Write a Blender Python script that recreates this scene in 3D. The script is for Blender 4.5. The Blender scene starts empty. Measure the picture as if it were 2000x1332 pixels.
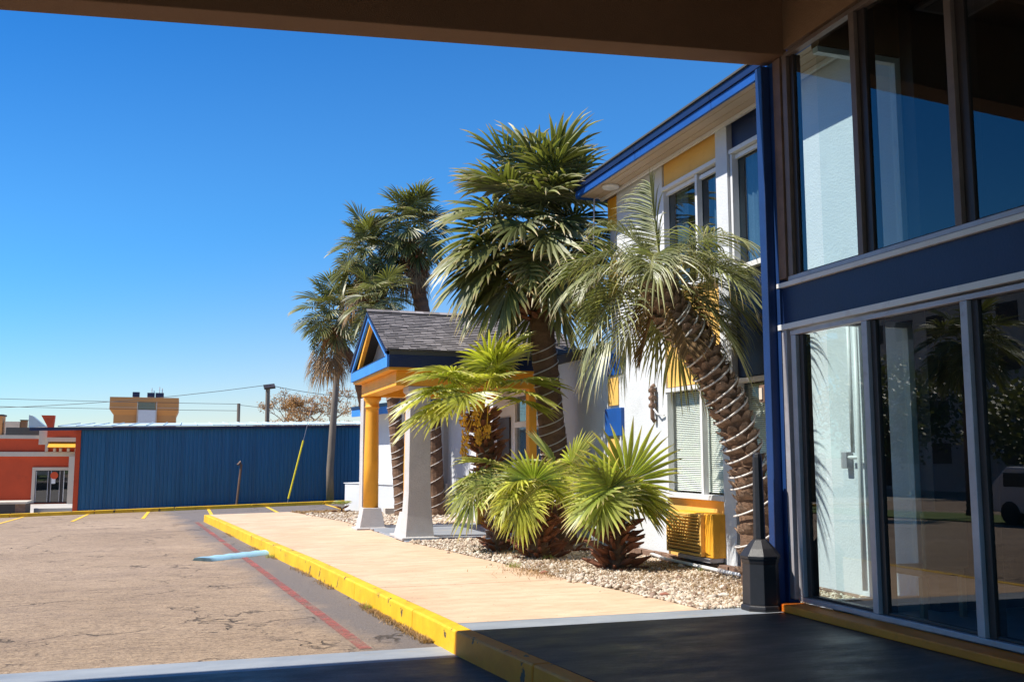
import bpy, math, random
import numpy as np
from mathutils import Vector, Matrix
random.seed(7); RNG=np.random.default_rng(7)
sc=bpy.context.scene; col=sc.collection
R=math.radians
# ------------------------------------------------------------------ camera, sky, sun
cd=bpy.data.cameras.new('camera'); cam=bpy.data.objects.new('camera',cd); col.objects.link(cam)
cam.location=(0,0,1.5); cam.rotation_euler=(R(90+6.813),0,R(-18.493))
cd.lens=34.2; cd.sensor_width=36; cd.clip_start=.05; cd.clip_end=5000
sc.camera=cam
SUN=Vector((-.75,.06,1.0)).normalized()
w=bpy.data.worlds.new('World'); sc.world=w; w.use_nodes=True
nt=w.node_tree; nt.nodes.clear()
sky=nt.nodes.new('ShaderNodeTexSky'); sky.sky_type='NISHITA'; sky.sun_disc=False
sky.sun_elevation=math.asin(SUN.z); sky.sun_rotation=math.atan2(SUN.x,SUN.y)
sky.air_density=1.0; sky.dust_density=.12; sky.ozone_density=1.6; sky.altitude=0
hs=nt.nodes.new('ShaderNodeHueSaturation'); hs.inputs['Saturation'].default_value=1.15
bg=nt.nodes.new('ShaderNodeBackground'); bg.inputs[1].default_value=.084
wo=nt.nodes.new('ShaderNodeOutputWorld')
nt.links.new(sky.outputs[0],hs.inputs['Color']); # deeper blue high up and towards the west, pale towards the horizon
tc=nt.nodes.new('ShaderNodeTexCoord'); sp=nt.nodes.new('ShaderNodeSeparateXYZ'); nt.links.new(tc.outputs['Generated'],sp.inputs[0])
m1=nt.nodes.new('ShaderNodeMath'); m1.operation='MULTIPLY_ADD'; m1.inputs[1].default_value=-.42; m1.inputs[2].default_value=.05; nt.links.new(sp.outputs[0],m1.inputs[0])
m2=nt.nodes.new('ShaderNodeMath'); m2.operation='MULTIPLY_ADD'; m2.inputs[1].default_value=1.75; nt.links.new(sp.outputs[2],m2.inputs[0]); nt.links.new(m1.outputs[0],m2.inputs[2])
cr=nt.nodes.new('ShaderNodeValToRGB'); nt.links.new(m2.outputs[0],cr.inputs[0]); e=cr.color_ramp.elements; cr.color_ramp.interpolation='EASE'
e[0].position=0; e[0].color=(.98,.98,1.14,1); e[1].position=1; e[1].color=(.13,.72,1.26,1)
q=e.new(.45); q.color=(.42,.98,1.40,1)
tn=nt.nodes.new('ShaderNodeMix'); tn.data_type='RGBA'; tn.blend_type='MULTIPLY'; tn.inputs[0].default_value=1
nt.links.new(cr.outputs[0],tn.inputs[7]); nt.links.new(hs.outputs[0],tn.inputs[6]); nt.links.new(tn.outputs[2],bg.inputs[0]); nt.links.new(bg.outputs[0],wo.inputs[0])
sd=bpy.data.lights.new('sun','SUN'); sd.energy=4.8; sd.angle=R(.5); sd.color=(1,.95,.86)
so=bpy.data.objects.new('sun',sd); col.objects.link(so); so.location=(-20,0,30)
so.rotation_euler=SUN.to_track_quat('Z','Y').to_euler()
sc.view_settings.view_transform='Standard'; sc.view_settings.look='None'
sc.view_settings.exposure=.62; sc.view_settings.gamma=1; sc.view_settings.use_curve_mapping=False
# ------------------------------------------------------------------ terrain function
def zr(X,Y):
    t=min(max(0,Y-9),31); k=min(1,max(0,(Y-9)/30)); kf=1 if Y<45 else max(0,1-(Y-45)/15)
    z=-.2-.010*t+.026*max(-12,min(12,X))*k*kf
    if Y>41: z-=.030*min(Y-41,20)
    return z
def interp(Y,pts): return float(np.interp(Y,[p[0] for p in pts],[p[1] for p in pts]))
KX=[(-6,3.75),(6.28,2.54),(8.33,2.3),(11.02,2.12),(15.36,1.84),(20.44,1.42),(28.68,.81),(31,.62)]
kx=lambda Y: interp(Y,KX)
WR=[(8.6,4.95),(9.46,4.88),(11.36,4.63),(14.3,4.38),(18.33,3.98),(25.03,3.87),(28.8,3.42),(31,3.1)]
wr=lambda Y: interp(Y,WR)
# ------------------------------------------------------------------ object helpers
def wloc(o):
    v=Vector((0,0,0))
    while o is not None: v+=o.location; o=o.parent
    return v
def tag(o,label=None,cat=None,group=None,kind=None):
    if label: o['label']=label
    if cat: o['category']=cat
    if group: o['group']=group
    if kind: o['kind']=kind
    return o
def thing(name,label,cat,loc,group=None,kind=None):
    o=bpy.data.objects.new(name,None); col.objects.link(o); o.location=loc; o.empty_display_size=.1
    return tag(o,label,cat,group,kind)
class MB:
    def __init__(s): s.v=[]; s.f=[]
    def add(s,vs,fs):
        n=len(s.v); s.v+= [tuple(map(float,v)) for v in vs]; s.f+=[tuple(i+n for i in f) for f in fs]; return s
    def box(s,a,b,M=None):
        x0,y0,z0=a; x1,y1,z1=b
        vs=[Vector(p) for p in ((x0,y0,z0),(x1,y0,z0),(x1,y1,z0),(x0,y1,z0),(x0,y0,z1),(x1,y0,z1),(x1,y1,z1),(x0,y1,z1))]
        if M is not None: vs=[M@v for v in vs]
        return s.add(vs,[(0,3,2,1),(4,5,6,7),(0,1,5,4),(1,2,6,5),(2,3,7,6),(3,0,4,7)])
    def hexa(s,bot,top):
        n=len(bot); vs=list(bot)+list(top)
        return s.add(vs,[tuple(reversed(range(n))),tuple(range(n,2*n))]+[(i,(i+1)%n,(i+1)%n+n,i+n) for i in range(n)])
    def tube(s,path,rad,n=8,cap=True):
        P=[Vector(p) for p in path]; rs=rad if isinstance(rad,(list,tuple,np.ndarray)) else [rad]*len(P)
        rings=[]; ref=None
        for i,p in enumerate(P):
            t=(P[min(i+1,len(P)-1)]-P[max(i-1,0)]).normalized()
            if ref is None: ref=Vector((0,0,1)) if abs(t.z)<.9 else Vector((1,0,0))
            a=(ref-t*ref.dot(t)).normalized(); b=t.cross(a); ref=a
            rings.append([p+(a*math.cos(2*math.pi*k/n)+b*math.sin(2*math.pi*k/n))*rs[i] for k in range(n)])
        vs=[v for r in rings for v in r]; fs=[]
        for i in range(len(P)-1):
            for k in range(n): fs.append((i*n+k,i*n+(k+1)%n,(i+1)*n+(k+1)%n,(i+1)*n+k))
        if cap: fs.append(tuple(reversed(range(n)))); fs.append(tuple((len(P)-1)*n+k for k in range(n)))
        return s.add(vs,fs)
    def lathe(s,c,prof,n=16,rot=0):
        vs=[]; fs=[]
        for r,z in prof:
            for k in range(n):
                a=2*math.pi*k/n+rot; vs.append((c[0]+r*math.cos(a),c[1]+r*math.sin(a),c[2]+z))
        m=len(prof)
        for i in range(m-1):
            for k in range(n): fs.append((i*n+k,i*n+(k+1)%n,(i+1)*n+(k+1)%n,(i+1)*n+k))
        fs.append(tuple(reversed(range(n)))); fs.append(tuple((m-1)*n+k for k in range(n)))
        return s.add(vs,fs)
    def build(s,name,mat,parent=None,smooth=False,bevel=0,origin=None):
        o0=wloc(parent) if parent else Vector((0,0,0))
        loc=Vector(origin)-o0 if origin is not None else Vector((0,0,0))
        off=o0+loc
        me=bpy.data.meshes.new(name); me.from_pydata([(v[0]-off.x,v[1]-off.y,v[2]-off.z) for v in s.v],[],s.f); me.update()
        o=bpy.data.objects.new(name,me); col.objects.link(o); o.location=loc
        if parent: o.parent=parent
        me.materials.append(mat)
        if smooth: me.shade_smooth()
        if bevel:
            b=o.modifiers.new('bevel','BEVEL'); b.width=bevel; b.segments=2; b.limit_method='ANGLE'; b.angle_limit=R(40)
        return o
def inst(name,me,loc,rot,parent,scale=1.0):
    o=bpy.data.objects.new(name,me); col.objects.link(o); o.parent=parent
    o.location=Vector(loc)-(wloc(parent) if parent else Vector((0,0,0))); o.rotation_euler=rot
    o.scale=(scale,)*3 if not isinstance(scale,tuple) else scale
    return o
def bx(name,a,b,m,parent=None,bevel=0): return MB().box(a,b).build(name,m,parent,bevel=bevel)
# ------------------------------------------------------------------ materials
def newmat(name):
    m=bpy.data.materials.new(name); m.use_nodes=True; nt=m.node_tree
    return m,nt,nt.nodes['Principled BSDF'],nt.nodes['Material Output']
def N(nt,t,**k):
    n=nt.nodes.new(t)
    for a,b in k.items():
        if a in n.inputs.keys(): n.inputs[a].default_value=b
        else: setattr(n,a,b)
    return n
def ramp(nt,fac,stops,interp='LINEAR'):
    r=nt.nodes.new('ShaderNodeValToRGB'); r.color_ramp.interpolation=interp
    e=r.color_ramp.elements
    while len(e)<len(stops): e.new(.5)
    for x,(p,c) in zip(e,stops):
        x.position=p; x.color=(c if len(c)==4 else tuple(c)+(1,)) if not isinstance(c,(int,float)) else (c,c,c,1)
    nt.links.new(fac,r.inputs[0]); return r.outputs[0]
def mixc(nt,fac,a,b,mode='MIX'):
    n=nt.nodes.new('ShaderNodeMix'); n.data_type='RGBA'; n.blend_type=mode
    for s,x in ((0,fac),(6,a),(7,b)):
        if isinstance(x,(int,float)): n.inputs[s].default_value=x
        elif isinstance(x,tuple): n.inputs[s].default_value=x+(1,) if len(x)==3 else x
        else: nt.links.new(x,n.inputs[s])
    return n.outputs[2]
def coords(nt,scale=(1,1,1)):
    t=nt.nodes.new('ShaderNodeNewGeometry'); mp=nt.nodes.new('ShaderNodeMapping'); mp.inputs['Scale'].default_value=scale
    nt.links.new(t.outputs['Position'],mp.inputs[0]); return mp.outputs[0]
def noise(nt,vec,s,d=4,r=.55):
    n=nt.nodes.new('ShaderNodeTexNoise'); n.inputs['Scale'].default_value=s; n.inputs['Detail'].default_value=d; n.inputs['Roughness'].default_value=r
    nt.links.new(vec,n.inputs['Vector']); return n.outputs[0]
def bump(nt,b,h,strength,dist,prev=None):
    n=nt.nodes.new('ShaderNodeBump'); n.inputs['Strength'].default_value=strength; n.inputs['Distance'].default_value=dist
    nt.links.new(h,n.inputs['Height'])
    if prev: nt.links.new(prev,n.inputs['Normal'])
    if b: nt.links.new(n.outputs[0],b.inputs['Normal'])
    return n.outputs[0]
def paint(name,c,rough=.55,var=.18,bumpd=.004,bscale=60,dirt=(.12,.10,.08),dirtamt=.25,dscale=1.3,vec_scale=(1,1,1),spec=.5,metal=0):
    m,nt,b,o=newmat(name); v=coords(nt,vec_scale)
    n1=noise(nt,v,dscale,6,.65); n2=noise(nt,v,bscale,3,.6)
    c1=mixc(nt,ramp(nt,n1,[(.3,0.0),(.7,1.0)]),tuple(x*(1-var) for x in c),tuple(min(1,x*(1+var)) for x in c))
    c2=mixc(nt,ramp(nt,noise(nt,v,dscale*3.1,8,.7),[(.56,0.0),(.8,dirtamt)]),c1,dirt)
    nt.links.new(c2,b.inputs['Base Color']); b.inputs['Roughness'].default_value=rough
    b.inputs['Specular IOR Level'].default_value=spec; b.inputs['Metallic'].default_value=metal
    if bumpd: bump(nt,b,n2,.6,bumpd)
    return m
M={}
M['stucco']=paint('stucco_white',(.62,.64,.66),.85,.06,.012,45,(.3,.3,.3),.25,.8)
M['stucco_grey']=paint('stucco_grey',(.52,.50,.48),.85,.10,.02,50,(.25,.22,.2),.45,1.6)
M['orange']=paint('orange_paint',(.82,.38,.025),.6,.12,.010,45,(.35,.16,.02),.45,1.4)
M['orange2']=paint('yellow_panel_paint',(.80,.47,.12),.6,.06,.006,55,(.4,.22,.06),.25,1.0)
M['navy']=paint('navy_paint',(.003,.016,.07),.45,.2,.004,40,(.03,.03,.05),.3,1.2)
M['postblue']=paint('post_blue_paint',(.006,.034,.135),.5,.2,.004,40,(.35,.38,.42),.0,1.5)
M['blue']=paint('blue_paint',(.006,.075,.31),.5,.2,.004,40,(.35,.38,.42),.0,1.5)
M['skyblue']=paint('bright_blue_paint',(.045,.24,.72),.5,.1,.004,40,(.3,.3,.3),.15,1.5)
M['brown']=paint('brown_stucco',(.17,.09,.045),.85,.12,.012,70,(.05,.03,.02),.2,.8)
M['tan']=paint('tan_stucco',(.22,.125,.065),.85,.12,.012,70,(.06,.04,.02),.2,.8)
M['white']=paint('white_trim',(.70,.70,.70),.5,.06,.003,30,(.25,.17,.1),.4,2.0)
M['alu']=paint('weathered_aluminium',(.42,.40,.42),.45,.15,.002,60,(.16,.10,.06),.5,2.5,metal=.35)
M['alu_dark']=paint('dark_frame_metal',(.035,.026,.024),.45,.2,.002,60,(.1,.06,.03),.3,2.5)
M['bronze']=paint('bronze_frame',(.15,.11,.09),.5,.2,.002,60,(.08,.05,.03),.5,2.5)
M['rust']=paint('rusty_frame',(.17,.10,.065),.6,.3,.004,60,(.06,.03,.015),.7,3)
M['black']=paint('black_plastic',(.018,.017,.020),.42,.2,.002,90,(.1,.09,.08),.2,5)
M['soffit']=paint('soffit_boards',(.50,.40,.30),.7,.06,.004,40,(.2,.14,.08),.3,1.2)
M['bark']=paint('palm_bark',(.17,.095,.055),.9,.35,.03,28,(.03,.02,.012),.8,5,(1,1,2.2))
M['bark_pale']=paint('palm_bark_grey',(.17,.13,.10),.9,.3,.02,28,(.05,.03,.02),.7,6,(1,1,3))
M['boot']=paint('leaf_base_brown',(.27,.175,.115),.85,.5,.012,60,(.04,.022,.012),.6,14)
M['bootred']=paint('leaf_base_red',(.21,.075,.035),.75,.5,.008,60,(.06,.025,.012),.6,9)
M['rope']=paint('rope_light_tube',(.64,.60,.56),.35,.1,.001,60,(.3,.2,.1),.4,5)
M['wood']=paint('pole_wood',(.19,.155,.12),.9,.3,.01,20,(.05,.04,.03),.6,2,(4,4,.5))
M['red']=paint('red_stucco',(.62,.075,.018),.75,.12,.006,20,(.12,.02,.01),.4,.5)
M['cream']=paint('cream_trim',(.62,.52,.40),.7,.08,.004,20,(.3,.2,.12),.3,.5)
M['darkgrey']=paint('dark_grey_panel',(.07,.07,.065),.7,.15,.003,20)
M['tanmetal']=paint('tan_cladding',(.60,.27,.08),.6,.08,.004,10,(.2,.1,.04),.3,.2)
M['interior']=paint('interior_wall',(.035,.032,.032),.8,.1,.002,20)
M['concrete']=paint('concrete',(.46,.41,.35),.85,.1,.006,60,(.2,.16,.12),.4,.7)
M['brick']=paint('brick',(.20,.12,.085),.9,.35,.01,50,(.06,.045,.035),.7,6)
M['pvc']=paint('white_pipe',(.7,.7,.7),.4,.05,.001,30,(.3,.2,.15),.3,3)
M['metalroof']=paint('pale_metal_roof',(.55,.66,.68),.45,.08,.003,5,(.3,.35,.36),.5,.6)
M['bluemetal']=paint('blue_cladding',(.002,.11,.24),.42,.15,.002,8,(.01,.05,.12),.5,1.2,(3,3,.25),spec=.6)
M['yellowp']=paint('yellow_pipe',(.75,.62,.02),.5,.1,.001,30)
M['rock']=paint('red_rock',(.28,.11,.07),.8,.3,.02,40)
M['concreteblk']=paint('pale_block',(.6,.55,.47),.9,.1,.01,40)
M['whitecar']=paint('white_car_paint',(.75,.75,.76),.25,.02,0,30,dirtamt=0)
M['tyre']=paint('tyre_rubber',(.02,.02,.02),.8,.1,0,30)
M['teal']=paint('teal_roof',(.05,.35,.28),.6,.1,0,30)
M['chair']=paint('chair_wood',(.28,.17,.09),.5,.2,.001,30)
M['flower']=paint('flower_spike',(.75,.40,.05),.8,.4,.02,60,(.4,.16,.02),.6,9)
def kerbmat(nm='kerb_yellow_paint',ca=(.66,.36,.008),cb=(.86,.52,.015)):
    m,nt,b,o=newmat(nm); v=coords(nt)
    n1=noise(nt,v,2.2,8,.7); n2=noise(nt,v,4.2,9,.66)
    c=mixc(nt,ramp(nt,n1,[(.35,0.0),(.65,1.0)]),ca,cb)
    ch=ramp(nt,n2,[(.618,0.0),(.63,1.0)])
    c=mixc(nt,ch,c,(.09,.065,.045))
    c=mixc(nt,ramp(nt,noise(nt,v,30,4,.7),[(.62,0.0),(.8,.5)]),c,(.35,.17,.02))
    nt.links.new(c,b.inputs['Base Color']); b.inputs['Roughness'].default_value=.6
    p=bump(nt,None,noise(nt,v,45,5,.6),.5,.006); 
    inv=nt.nodes.new('ShaderNodeMath'); inv.operation='SUBTRACT'; inv.inputs[0].default_value=1; nt.links.new(ch,inv.inputs[1])
    bump(nt,b,inv.outputs[0],.8,.008,p); return m
M['kerb']=kerbmat(); M['kerb_shade']=kerbmat('shaded_kerb_paint',(.78,.20,.004),(.92,.29,.008))  # second copy is reddened: tone of the kerb in canopy shade, put into colour
def asphalt():
    m,nt,b,o=newmat('weathered_asphalt'); v=coords(nt); v2=coords(nt,(.35,1.0,1))
    big=noise(nt,v,.22,5,.6); mid=noise(nt,v2,1.3,7,.7); fine=noise(nt,v,75,4,.85); grain=noise(nt,v2,14,6,.8)
    c=mixc(nt,ramp(nt,big,[(.35,0.0),(.65,1.0)]),(.33,.238,.16),(.43,.318,.222))
    c=mixc(nt,ramp(nt,mid,[(.5,0.0),(.78,.55)]),c,(.16,.115,.10))
    c=mixc(nt,.8,c,ramp(nt,fine,[(.3,(.45,.42,.4)),(.5,(1,1,1)),(.72,(1.0,1.0,1.0))]),'MULTIPLY')
    c=mixc(nt,.9,c,ramp(nt,grain,[(.34,(.50,.47,.45)),(.48,(.95,.95,.95)),(.68,(1.25,1.22,1.18))]),'MULTIPLY')
    c=mixc(nt,1.0,c,ramp(nt,noise(nt,v,30,5,.8),[(.36,(.42,.38,.36)),(.47,(.95,.94,.93)),(.62,(1.22,1.2,1.16))]),'MULTIPLY')
    # grey newer band beside the kerb
    sx=nt.nodes.new('ShaderNodeSeparateXYZ'); g=nt.nodes.new('ShaderNodeNewGeometry'); nt.links.new(g.outputs['Position'],sx.inputs[0])
    mp=nt.nodes.new('ShaderNodeMath'); mp.operation='MULTIPLY_ADD'; mp.inputs[1].default_value=.073; nt.links.new(sx.outputs[1],mp.inputs[0]); nt.links.new(sx.outputs[0],mp.inputs[2])
    ad=nt.nodes.new('ShaderNodeMath'); ad.operation='ADD'; nt.links.new(mp.outputs[0],ad.inputs[0])
    nm=nt.nodes.new('ShaderNodeMath'); nm.operation='MULTIPLY_ADD'; nm.inputs[1].default_value=1.2; nm.inputs[2].default_value=-.6; nt.links.new(noise(nt,v,.8,4,.6),nm.inputs[0]); nt.links.new(nm.outputs[0],ad.inputs[1])
    mr=nt.nodes.new('ShaderNodeMapRange'); mr.inputs[1].default_value=2.0; mr.inputs[2].default_value=2.5; nt.links.new(ad.outputs[0],mr.inputs[0])
    c=mixc(nt,mr.outputs[0],c,mixc(nt,ramp(nt,fine,[(.35,0.0),(.7,1.0)]),(.10,.085,.08),(.26,.22,.20)))
    # cracks
    vo=nt.nodes.new('ShaderNodeTexVoronoi'); vo.feature='DISTANCE_TO_EDGE'; vo.inputs['Scale'].default_value=.95
    wv=mixc(nt,.55,v,noisecol(nt,v,2.2)); nt.links.new(wv,vo.inputs['Vector'])
    cr=ramp(nt,vo.outputs[0],[(.0,1.0),(.006,.9),(.011,0.0)])
    mk=ramp(nt,noise(nt,v,.9,3,.6),[(.44,0.0),(.56,.85)])
    cm=nt.nodes.new('ShaderNodeMath'); cm.operation='MULTIPLY'; nt.links.new(cr,cm.inputs[0]); nt.links.new(mk,cm.inputs[1])
    c=mixc(nt,cm.outputs[0],c,(.035,.025,.02))
    # dark oil stains
    c=mixc(nt,ramp(nt,noise(nt,v,1.1,4,.55),[(.68,0.0),(.78,.5)]),c,(.10,.08,.09))
    nt.links.new(c,b.inputs['Base Color']); b.inputs['Roughness'].default_value=.9
    v3=coords(nt,(.8,2.2,1))
    p=bump(nt,None,fine,.6,.008)
    ridg=noise(nt,v3,4.5,8,.75)
    p=bump(nt,None,ridg,.9,.03,p); p=bump(nt,None,noise(nt,v,22,6,.8),.8,.012,p)
    inv=nt.nodes.new('ShaderNodeMath'); inv.operation='SUBTRACT'; inv.inputs[0].default_value=1; nt.links.new(cm.outputs[0],inv.inputs[1])
    bump(nt,b,inv.outputs[0],1,.02,p); return m
def noisecol(nt,v,s):
    n=nt.nodes.new('ShaderNodeTexNoise'); n.inputs['Scale'].default_value=s; n.inputs['Detail'].default_value=5; nt.links.new(v,n.inputs['Vector']); return n.outputs[1]
M['asphalt']=asphalt()
def walkmat():
    m,nt,b,o=newmat('tan_walk_concrete'); v=coords(nt); vs=coords(nt,(.5,2,1))
    c=mixc(nt,ramp(nt,noise(nt,v,.7,6,.65),[(.35,0.0),(.65,1.0)]),(.62,.42,.265),(.72,.52,.35))
    c=mixc(nt,ramp(nt,noise(nt,vs,3,8,.7),[(.42,0.0),(.75,.8)]),c,(.44,.29,.18))
    c=mixc(nt,.8,c,ramp(nt,noise(nt,vs,11,8,.8),[(.3,(.78,.76,.74)),(.55,(1,1,1)),(.75,(1.08,1.08,1.08))]),'MULTIPLY')
    c=mixc(nt,ramp(nt,noise(nt,v,26,2,.5),[(.70,0.0),(.74,.8)]),c,(.12,.08,.05))
    c=mixc(nt,ramp(nt,noise(nt,v,1.1,5,.6),[(.6,0.0),(.75,.35)]),c,(.30,.21,.14))
    nt.links.new(c,b.inputs['Base Color']); b.inputs['Roughness'].default_value=.85
    bump(nt,b,noise(nt,v,70,5,.7),.5,.004); return m
M['walk']=walkmat()
def greypaint():
    m,nt,b,o=newmat('grey_blue_deck_paint'); v=coords(nt); vs=coords(nt,(.6,1.6,1))
    c=mixc(nt,ramp(nt,noise(nt,vs,1.5,7,.7),[(.35,0.0),(.7,1.0)]),(.21,.235,.27),(.33,.355,.38))
    c=mixc(nt,ramp(nt,noise(nt,vs,2.3,8,.7),[(.60,0.0),(.66,.8)]),c,(.36,.31,.24))
    nt.links.new(c,b.inputs['Base Color']); b.inputs['Roughness'].default_value=.55
    bump(nt,b,noise(nt,v,40,6,.7),.5,.004); return m
M['greypaint']=greypaint()
def shadedeck():  # deck tone darkened inside the canopy's shadow line; shade sits in the colour
    m,nt,b,o=newmat('shaded_deck_paint'); v=coords(nt); vs=coords(nt,(.5,1.4,1))
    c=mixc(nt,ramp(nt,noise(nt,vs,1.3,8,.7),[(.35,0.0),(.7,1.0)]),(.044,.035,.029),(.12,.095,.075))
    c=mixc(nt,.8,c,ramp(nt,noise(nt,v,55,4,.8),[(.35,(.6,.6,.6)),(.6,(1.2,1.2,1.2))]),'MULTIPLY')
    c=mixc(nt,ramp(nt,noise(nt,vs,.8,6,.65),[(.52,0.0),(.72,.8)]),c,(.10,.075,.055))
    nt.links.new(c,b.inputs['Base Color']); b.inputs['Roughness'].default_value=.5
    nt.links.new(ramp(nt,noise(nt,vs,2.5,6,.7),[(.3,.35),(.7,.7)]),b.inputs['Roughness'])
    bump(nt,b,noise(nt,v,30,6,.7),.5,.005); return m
M['shadedeck']=shadedeck()
def faded(name,c,under,thr=.5,rough=.85):
    m,nt,b,o=newmat(name); v=coords(nt); b.inputs['Base Color'].default_value=c+(1,); b.inputs['Roughness'].default_value=rough
    a=mixc(nt,.5,noise(nt,v,34,6,.8),noise(nt,v,2.2,5,.7)); k=ramp(nt,a,[(.42,.95),(.56,.12)])
    t=nt.nodes.new('ShaderNodeBsdfTransparent'); mx=nt.nodes.new('ShaderNodeMixShader'); nt.links.new(k,mx.inputs[0]); nt.links.new(t.outputs[0],mx.inputs[1]); nt.links.new(b.outputs[0],mx.inputs[2]); nt.links.new(mx.outputs[0],o.inputs[0]); return m
def worn(name,c,under,thr=.56,rough=.8):
    m,nt,b,o=newmat(name); v=coords(nt)
    cc=mixc(nt,ramp(nt,noise(nt,v,35,5,.75),[(thr,0.0),(thr+.12,1.0)]),c,under)
    cc=mixc(nt,ramp(nt,noise(nt,v,3,5,.65),[(.5,0.0),(.75,.6)]),cc,under)
    nt.links.new(cc,b.inputs['Base Color']); b.inputs['Roughness'].default_value=rough
    bump(nt,b,noise(nt,v,90,3,.8),.6,.008); return m
M['redline']=faded('worn_red_line_paint',(.36,.095,.08),(.22,.14,.12),.48)
M['stallline']=worn('worn_yellow_line_paint',(.85,.50,.03),(.4,.28,.12),.68)
M['palebluep']=worn('pale_blue_paint',(.28,.50,.64),(.14,.24,.32),.64)
M['soil']=worn('sandy_soil',(.42,.31,.20),(.22,.14,.08),.5,.95)
M['straw']=worn('pine_straw',(.42,.20,.06),(.30,.20,.10),.5,.95)
M['ground']=worn('outer_ground',(.40,.33,.25),(.24,.20,.14),.5,.95)
M['grass']=worn('grass_soil',(.12,.17,.03),(.25,.2,.09),.55,.95)
def gravelm():
    m,nt,b,o=newmat('gravel_stone'); v=coords(nt)
    oi=nt.nodes.new('ShaderNodeAttribute'); oi.attribute_name='rnd'
    c=ramp(nt,oi.outputs['Fac'],[(0,(.20,.12,.08)),(.22,(.36,.27,.18)),(.55,(.54,.44,.33)),(.88,(.66,.59,.49)),(1,(.22,.12,.08))])
    nt.links.new(c,b.inputs['Base Color']); b.inputs['Roughness'].default_value=.8; return m
M['gravel']=gravelm()
def leaf(name,base,tip,dead=(.30,.21,.09),trans=.22,rough=.38,deadstart=.80):
    m,nt,b,o=newmat(name)
    at=nt.nodes.new('ShaderNodeAttribute'); at.attribute_name='t'
    sg=nt.nodes.new('ShaderNodeAttribute'); sg.attribute_name='seg'
    oi=nt.nodes.new('ShaderNodeObjectInfo')
    c=ramp(nt,at.outputs['Fac'],[(0,tip),(.25,base),(.7,tuple(.5*(x+y) for x,y in zip(base,tip))),(deadstart,tip),(min(1,deadstart+.1),dead)])
    c=mixc(nt,ramp(nt,oi.outputs['Random'],[(0,0.0),(1,.6)]),c,tip)
    mv=nt.nodes.new('ShaderNodeMapRange'); mv.inputs[3].default_value=.5; mv.inputs[4].default_value=1.6; nt.links.new(sg.outputs['Fac'],mv.inputs[0])
    c=mixc(nt,1.0,c,mv.outputs[0],'MULTIPLY')
    nt.links.new(c,b.inputs['Base Color']); b.inputs['Roughness'].default_value=rough; b.inputs['Specular IOR Level'].default_value=.6
    tr=nt.nodes.new('ShaderNodeBsdfTranslucent'); c2=mixc(nt,1.0,c,(1.6,1.7,.7),'MULTIPLY'); nt.links.new(c2,tr.inputs[0])
    mx=nt.nodes.new('ShaderNodeMixShader'); mx.inputs[0].default_value=trans
    nt.links.new(b.outputs[0],mx.inputs[1]); nt.links.new(tr.outputs[0],mx.inputs[2]); nt.links.new(mx.outputs[0],o.inputs[0]); return m
M['leaf_dark']=leaf('sabal_leaf',(.070,.086,.020),(.22,.22,.075),dead=(.36,.27,.13),trans=.22,rough=.46)
M['leaf_olive']=leaf('butia_leaf',(.14,.16,.055),(.28,.28,.13),trans=.22,rough=.42)
M['leaf_lime']=leaf('young_fan_leaf',(.24,.28,.03),(.46,.44,.08),dead=(.50,.40,.18),trans=.33,rough=.4,deadstart=.82)
M['leaf_green']=leaf('shrub_fan_leaf',(.18,.24,.035),(.40,.40,.12),dead=(.48,.40,.20),trans=.32,rough=.38)
M['leaf_dead']=leaf('dead_leaf',(.24,.14,.06),(.32,.20,.09),trans=.15,rough=.7)
M['treeleaf']=leaf('russet_leaf',(.30,.15,.05),(.36,.22,.09),trans=.2,rough=.7)
M['twig']=paint('twig_bark',(.20,.14,.10),.9,.2,0,30)
def glass(name,tint=(.75,.82,.84),ior=1.6,rough=0.0,refl=1.0):
    m,nt,b,o=newmat(name); nt.nodes.remove(b)
    t=nt.nodes.new('ShaderNodeBsdfTransparent'); t.inputs[0].default_value=tint+(1,)
    g=nt.nodes.new('ShaderNodeBsdfGlossy'); g.inputs['Roughness'].default_value=rough; g.inputs[0].default_value=(refl,refl,refl,1)
    f=nt.nodes.new('ShaderNodeFresnel'); f.inputs['IOR'].default_value=ior
    ge=nt.nodes.new('ShaderNodeNewGeometry'); iv=nt.nodes.new('ShaderNodeMath'); iv.operation='SUBTRACT'; iv.inputs[0].default_value=1; nt.links.new(ge.outputs['Backfacing'],iv.inputs[1])
    ml=nt.nodes.new('ShaderNodeMath'); ml.operation='MULTIPLY'; nt.links.new(f.outputs[0],ml.inputs[0]); nt.links.new(iv.outputs[0],ml.inputs[1])
    mx=nt.nodes.new('ShaderNodeMixShader'); nt.links.new(ml.outputs[0],mx.inputs[0]); nt.links.new(t.outputs[0],mx.inputs[1]); nt.links.new(g.outputs[0],mx.inputs[2]); nt.links.new(mx.outputs[0],o.inputs[0]); return m
M['glass']=glass('lobby_glass',(.80,.88,.88),1.75)
M['glassclear']=glass('clear_glass',(.93,.96,.96),1.35)
M['winglass']=glass('window_glass',(.60,.68,.72),1.9)
M['blindglass']=glass('pale_window_glass',(.97,.98,.97),1.35)
M['curtain']=paint('pale_curtain',(.38,.45,.50),.8,.1,.004,20)
M['blind']=paint('blind_slat',(.85,.88,.82),.6,.05,0,20)
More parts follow.
